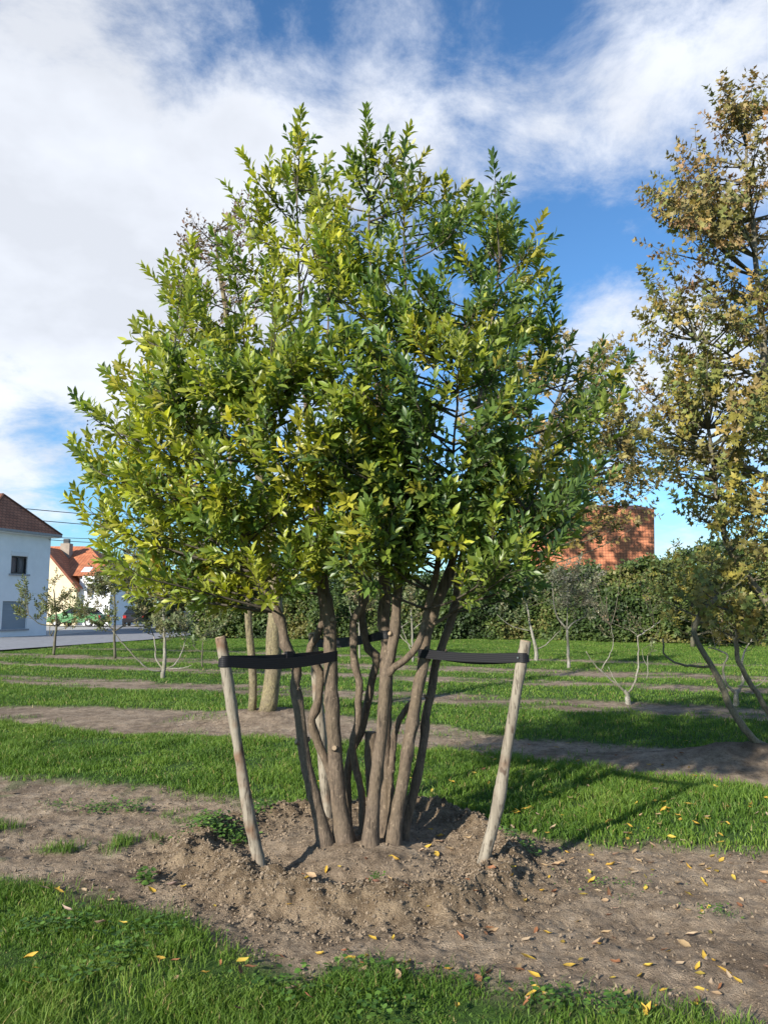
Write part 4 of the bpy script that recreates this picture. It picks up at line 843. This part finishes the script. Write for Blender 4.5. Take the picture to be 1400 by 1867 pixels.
part('main_wall', oh, M['white_render'], [[(gr[0] + .01, MY, 0), (m1[0], MY, 0), (m1[0], MY + 9, 0), (gr[0] + .01, MY + 9, 0), (gr[0] + .01, MY, mz), (m1[0], MY, mz), (m1[0], MY + 9, mz), (gr[0] + .01, MY + 9, mz)]])
part('fascia', oh, M['frame_white'], [[(gr[0] + .4, MY - .45, mz - .12), (m1[0] + .4, MY - .45, mz - .12), (m1[0] + .4, MY - .02, mz - .12), (gr[0] + .4, MY - .02, mz - .12), (gr[0] + .4, MY - .45, mz + .1), (m1[0] + .4, MY - .45, mz + .1), (m1[0] + .4, MY - .02, mz + .1), (gr[0] + .4, MY - .02, mz + .1)]])
rl = H3(60, 996, MY + 4.5); rr_ = H3(163, 996, MY + 4.5); e0 = np.array([rl[0], MY - .5, mz + .12]); e1 = np.array([m1[0] + .5, MY - .5, mz + .12]); e2 = e1 + np.array([0, 10, 0]); e3 = e0 + np.array([0, 10, 0])
mr_ = quad_uv('main_roof', [[e0, e1, rr_, rl], [e1, e2, rr_], [e2, e3, rl, rr_]], M['red_tile'], oh)
cp = H3(122, 1003, MY + 2.6); part('chimney', oh, M['brick'], [[(cp[0] + x, cp[1] + y, z) for z in (cp[2] - 2.0, cp[2] + .55) for x, y in ((-.38, -.38), (.38, -.38), (.38, .38), (-.38, .38))]], mr_)
part('chimney_pot', oh, M['frame_dark'], [[(cp[0] + x, cp[1] + y, z) for z in (cp[2] + .552, cp[2] + .95) for x, y in ((-.22, -.2), (.22, -.2), (.22, .2), (-.22, .2))]], mr_)
k = H3(160, 1040, MY + .55); du = unit(rr_ - e1 + np.array([e1[0] - rr_[0], 0, 0])); 
b = MB(); b.box(k + np.array([0, -.05, .05]), (.72, .9, .07), np.stack([np.array([1., 0, 0]), du, np.cross([1., 0, 0], du)], 1)); o = b.build('skylight', plain('skylight_glass', (.55, .62, .68), .12, .05), oh); o.parent = mr_; o.location = (0, 0, 0)
for (x0, x1, y0, y1) in ((160, 172, 1064, 1084), (182, 194, 1064, 1084)):
    a0 = H3(x0, y1, MY); a1 = H3(x1, y0, MY); part('window', oh, M['frame_dark'], [[(x, y, z) for z in (a0[2], a1[2]) for x, y in ((a0[0], MY - .06), (a1[0], MY - .06), (a1[0], MY - .01), (a0[0], MY - .01))]])

# house with the brick-red tiled roof behind the hedge
RY = 52.0
rh = empty('house', at(1110, 1140, RY) * np.array([1, 1, 0])); tag(rh, 'house with a steep brick-red tiled mansard roof rising above the hedge', 'house')
q0 = at(1000, 1050, RY); q1 = at(1193, 1050, RY); q3 = at(1000, 928, RY + .35); q2 = at(1192, 928, RY + .35); q3[0] = q0[0] = at(960, 1050, RY)[0]
b0 = q0 + np.array([0, 5.2, 0]); b1 = q1 + np.array([0, 5.2, 0])
q3[0] = q0[0]; q4 = q2 + np.array([-.4, 2.25, .55]); q5 = q3 + np.array([0, 2.25, .55])
quad_uv('roof', [[q0, q1, q2, q3], [q3, q2, q4, q5], [b1, b0, q5, q4], [q1, b1, q4, q2]], M['brick_tile'], rh)
part('wall', rh, M['brick'], [[(x, y, z) for z in (0, q0[2] - .02) for x, y in ((q0[0] + .3, RY + .4), (q1[0] - .25, RY + .4), (q1[0] - .25, RY + 4.8), (q0[0] + .3, RY + 4.8))]])

# low red brick garden wall across the road
bw = empty('garden_wall', at(360, 1148, 47.0) * np.array([1, 1, 0])); tag(bw, 'low red brick garden wall at the end of the road', 'wall')
w0 = at(336, 1130, 47.0); w1 = at(392, 1128, 47.0)
part('brickwork', bw, M['brick'], [[(x, y, z) for z in (0, w0[2] + .45) for x, y in ((w0[0], 47), (w1[0], 47), (w1[0], 47.25), (w0[0], 47.25))]])
part('coping', bw, M['sill'], [[(x, y, z) for z in (w0[2] + .452, w0[2] + .52) for x, y in ((w0[0] - .04, 46.96), (w1[0] + .04, 46.96), (w1[0] + .04, 47.29), (w0[0] - .04, 47.29))]])

# ------------------------------------------------------------------ parked cars
M['tyre'] = plain('tyre_rubber', (.018, .018, .02), .85, .1); M['rim'] = plain('wheel_rim', (.4, .4, .42), .35, .1, 8, .8)
M['carglass'] = plain('car_glass', (.02, .025, .03), .08, .1); M['lamp_red'] = plain('tail_lamp', (.35, .02, .02), .25, .1); M['lamp_clear'] = plain('head_lamp', (.7, .7, .72), .15, .05)
def car(label, loc, rz, paint, rough):
    m = plain('car_paint', paint, rough, .04, 3); root = empty('parked_car', loc, rz); tag(root, label, 'car', 'cars parked by the houses')
    prof = [(-2.05, .30), (-2.1, .62), (-2.0, .86), (-1.55, .93), (-.95, 1.38), (-.6, 1.46), (.35, 1.45), (1.0, 1.0), (1.85, .84), (2.05, .62), (2.08, .32)]
    b = MB(); v = []
    for w, zs in ((-1, 0), (1, 0)):
        for x, z in prof: v.append((x, w * (.86 if z < .95 else .86 - .26 * (z - .93) / .5), z))
    n = len(prof); b.add(v, [np.arange(n)[::-1].copy(), np.arange(n) + n] + [np.array([i, (i + 1) % n, (i + 1) % n + n, i + n]) for i in range(n)])
    o = b.build('body', m, None); o.parent = root; bv = o.modifiers.new('bevel', 'BEVEL'); bv.width = .06; bv.segments = 2
    def sub(name, mat, f, parent=root):
        b = MB(); f(b); o = b.build(name, mat, None); o.parent = parent; return o
    for w in (-1, 1):
        sub('side_window', M['carglass'], lambda b: b.add([(x, w * (y + .006), z) for x, z, y in ((-1.35, .98, .835), (.82, .98, .835), (.28, 1.36, .64), (-.62, 1.37, .635), (-.95, 1.30, .67))], [np.arange(5) if w > 0 else np.arange(5)[::-1].copy()]))
        for x in (-1.3, 1.28):
            t = sub('wheel', M['tyre'], lambda b: b.tube(np.array([(x, w * .72, .32), (x, w * .90, .32)]), [.32, .32], 18)); sub('rim', M['rim'], lambda b: b.tube(np.array([(x, w * .89, .32), (x, w * .915, .32)]), [.2, .19], 14), t)
        sub('headlight', M['lamp_clear'], lambda b: b.box((1.98, w * .62, .70), (.16, .34, .13))); sub('tail_light', M['lamp_red'], lambda b: b.box((-2.06, w * .68, .74), (.10, .22, .2)))
        sub('mirror', m, lambda b: b.box((.62, w * .95, 1.0), (.12, .16, .12)))
    sub('windscreen', M['carglass'], lambda b: b.add([(.42, -.60, 1.425), (.42, .60, 1.425), (.97, .80, 1.045), (.97, -.80, 1.045)], [np.arange(4)[::-1].copy()])); sub('rear_window', M['carglass'], lambda b: b.add([(-1.0, -.62, 1.36), (-1.0, .62, 1.36), (-1.50, .8, .99), (-1.50, -.8, .99)], [np.arange(4)]))
g1 = at(143, 1144, 58.5); car('green parked car in front of the orange-roofed house', (g1[0], 58.5, .085), math.radians(172), (.035, .15, .04), .45)
g2 = at(240, 1141, 58.0); car('small black parked car farther along the road', (g2[0], 59.5, .085), math.radians(100), (.02, .02, .024), .3)

# ------------------------------------------------------------------ overhead lines
M['cable'] = plain('black_cable', (.03, .03, .035), .6, .1)
def cable(a, b_, sag, r, label):
    a = np.array(a); b_ = np.array(b_); t = np.linspace(0, 1, 28); P = a + (b_ - a) * t[:, None]; P[:, 2] -= sag * 4 * t * (1 - t)
    b = MB(); b.tube(P, r, 5); tag(b.build('power_cable', M['cable'], origin=P[0]), label, 'cable', 'overhead cables by the white house')
far = lambda px, py: at(px, py, 60.0)
cable(at(-260, 894, 33), at(520, 955, 60), .35, .022, 'topmost black overhead cable passing above the brown roof')
cable(at(-260, 915, 33), at(520, 975, 60), .3, .022, 'second black overhead cable crossing the brown roof')
cable(at(-260, 962, 36), at(500, 985, 62), .25, .018, 'thin overhead cable running along the eave of the white house')
cable(at(90, 984, 41), at(480, 965, 60), .55, .018, 'lowest thin cable from the white house corner over the road')

# ------------------------------------------------------------------ weeds and fallen leaves
def weed(px, py, n, spread, size, label, seed):
    g = np.random.default_rng(seed); r = ray(px, py); t = -(EYE - .12) / r[2]; c = np.array([r[0] * t, r[1] * t])
    for _ in range(3):
        z = hz(*c); t = -(EYE - z) / r[2]; c = np.array([r[0] * t, r[1] * t])
    root = empty('weed', (c[0], c[1], hz(*c))); tag(root, label, 'weed', 'weeds on the bare soil')
    x = c[0] + g.normal(0, spread, n); y = c[1] + g.normal(0, spread * .7, n); z = height(x, y) + g.uniform(.005, .06, n) * (size / .03)
    a = g.uniform(0, 6.28, n); D = np.stack([np.cos(a), np.sin(a), g.uniform(-.1, .5, n)], 1); Nn = np.stack([g.normal(0, .3, n), g.normal(0, .3, n) - .15, np.ones(n)], 1)
    C = np.array([(.10, .19, .035), (.14, .24, .05), (.07, .14, .03)])[g.integers(0, 3, n)]
    b = MB(); b.leaves(SMALL_V * np.array([1.5, 1, 1]), SMALL_F, np.stack([x, y, z], 1), D, Nn, g.uniform(.6, 1.3, n) * size, C); tag(b.build('foliage', M['grass'], root, smooth=True), kind='stuff')
    b = MB()
    for k in range(0, n, 5): b.tube(np.array([(x[k], y[k], height(x[k:k + 1], y[k:k + 1])[0] - .01), (x[k] + .005, y[k], (z[k] + height(x[k:k + 1], y[k:k + 1])[0]) / 2), (x[k], y[k], z[k])]), .0014, 3, col=(.09, .15, .04), caps=False)
    tag(b.build('stalks', M['grass'], root), kind='stuff')
weed(395, 1497, 420, .11, .032, 'large leafy weed clump spilling over the rim beside the reddish stake', 801)
weed(470, 1500, 110, .06, .03, 'leafy weed growing just inside the rim behind the reddish stake', 802)
weed(190, 1478, 160, .10, .028, 'low spreading weed patch on the bare soil left of the mound', 803)
weed(240, 1480, 80, .06, .026, 'small weed tuft next to the spreading weed patch', 804)
weed(110, 1470, 70, .08, .022, 'thin weed patch at the edge of the grass', 805)
weed(955, 1545, 120, .07, .026, 'weed growing on the outer rim behind the pale leaning stake', 806)
weed(262, 1610, 60, .03, .035, 'grassy weed tuft on the soil left of the mound', 807)
weed(685, 1640, 24, .016, .024, 'tiny seedling at the front of the mound', 808)
weed(1300, 1660, 70, .08, .018, 'sparse seedlings on the bare soil right of the mound', 809)
weed(1120, 1620, 90, .12, .016, 'scattered seedlings between the mound and the seedbed leaves', 810)

FL_V = np.array([[0, 0, 0], [-.17, .28, .05], [0, .3, -.02], [.17, .28, .06], [-.16, .62, .05], [0, .65, -.03], [.16, .62, .03], [0, 1.0, .08]])
def leaf_mesh(col, curl, wid, seed):
    g = np.random.default_rng(seed); v = FL_V.copy(); v[:, 0] *= wid; v[:, 2] *= curl; v[:, 1] -= .5; v += g.normal(0, .02, v.shape); b = MB()
    b.add(v, LAUREL_F, np.array(col)[None] * g.uniform(.85, 1.15, (8, 1))); return b.mesh('fallen_leaf', M['dead_leaf'], True)
KINDS = {'yellow': [(.52, .34, .05), (.58, .42, .07), (.45, .30, .05)], 'tan': [(.38, .26, .15), (.45, .34, .22), (.34, .24, .13)], 'brown': [(.18, .09, .045), (.24, .11, .05), (.30, .13, .06)]}
FM = {k: [leaf_mesh(c, cu, w, 900 + i * 7 + j) for i, c in enumerate(cs) for j, (cu, w) in enumerate(((1, 1), (2.2, .8), (1.4, 1.25)))] for k, cs in KINDS.items()}
def scatter(n, region, kinds, label, group, seed, lo=.04, hi=.075):
    g = np.random.default_rng(seed); done = 0
    while done < n:
        px, py = region(g); r = ray(px, py); z = .05
        for _ in range(3): t = -(EYE - z) / r[2]; x, y = r[0] * t, r[1] * t; z = hz(x, y)
        gr_ = float(grassiness(np.array([x]), np.array([y]))[0]); k = kinds[g.integers(len(kinds))]
        vi = int(g.integers(len(FM[k]))); o = bpy.data.objects.new('fallen_leaf', FM[k][vi]); link(o)
        o.location = (x, y, z + .008 + .028 * gr_); o.rotation_euler = (g.normal(0, .25), g.normal(0, .3), g.uniform(0, 6.28)); s = g.uniform(lo, hi); o.scale = (s, s, s)
        tag(o, label.replace('COLOUR', ('flat ', 'curled narrow ', 'broad ')[vi % 3] + k), 'leaf', group); done += 1
U = lambda x0, x1, y0, y1: (lambda g: (g.uniform(x0, x1), g.uniform(y0, y1)))
scatter(84, U(930, 1400, 1590, 1860), ['yellow', 'yellow', 'tan', 'tan', 'brown'], 'COLOUR fallen leaf on the bare soil right of the mound', 'fallen leaves on the right-hand soil', 811)
scatter(40, U(930, 1400, 1540, 1600), ['yellow', 'tan', 'tan'], 'COLOUR fallen leaf along the edge of the grass right of the mound', 'fallen leaves along the grass edge', 812)
scatter(80, U(930, 1400, 1410, 1545), ['yellow', 'yellow', 'tan'], 'COLOUR fallen leaf lying in the grass behind the pale leaning stake', 'fallen leaves in the grass strip', 813)
scatter(26, U(480, 930, 1560, 1720), ['yellow', 'tan', 'brown'], 'COLOUR fallen leaf on the soil mound round the laurel', 'fallen leaves on the mound', 814)
scatter(14, U(760, 860, 1490, 1560), ['tan', 'tan', 'yellow'], 'COLOUR fallen leaf in the hollow beside the stem bases', 'fallen leaves by the stem bases', 815)
scatter(20, U(60, 420, 1540, 1700), ['yellow', 'tan', 'tan'], 'COLOUR fallen leaf on the bare soil left of the mound', 'fallen leaves on the left-hand soil', 816)
scatter(18, U(430, 930, 1710, 1800), ['yellow', 'tan', 'brown'], 'COLOUR fallen leaf on the soil between the mound and front grass', 'fallen leaves before the mound', 817)
scatter(24, U(20, 1250, 1740, 1860), ['yellow', 'tan', 'brown'], 'COLOUR fallen leaf caught in the front grass', 'fallen leaves in the front grass', 818)
scatter(16, U(560, 980, 1400, 1450), ['yellow', 'yellow'], 'COLOUR fallen leaf in the grass close behind the mound', 'fallen leaves behind the mound', 819)
scatter(30, U(850, 1260, 1355, 1415), ['tan', 'brown', 'yellow'], 'COLOUR fallen leaf on the second bare soil row', 'fallen leaves on the second row', 820, .05, .09)
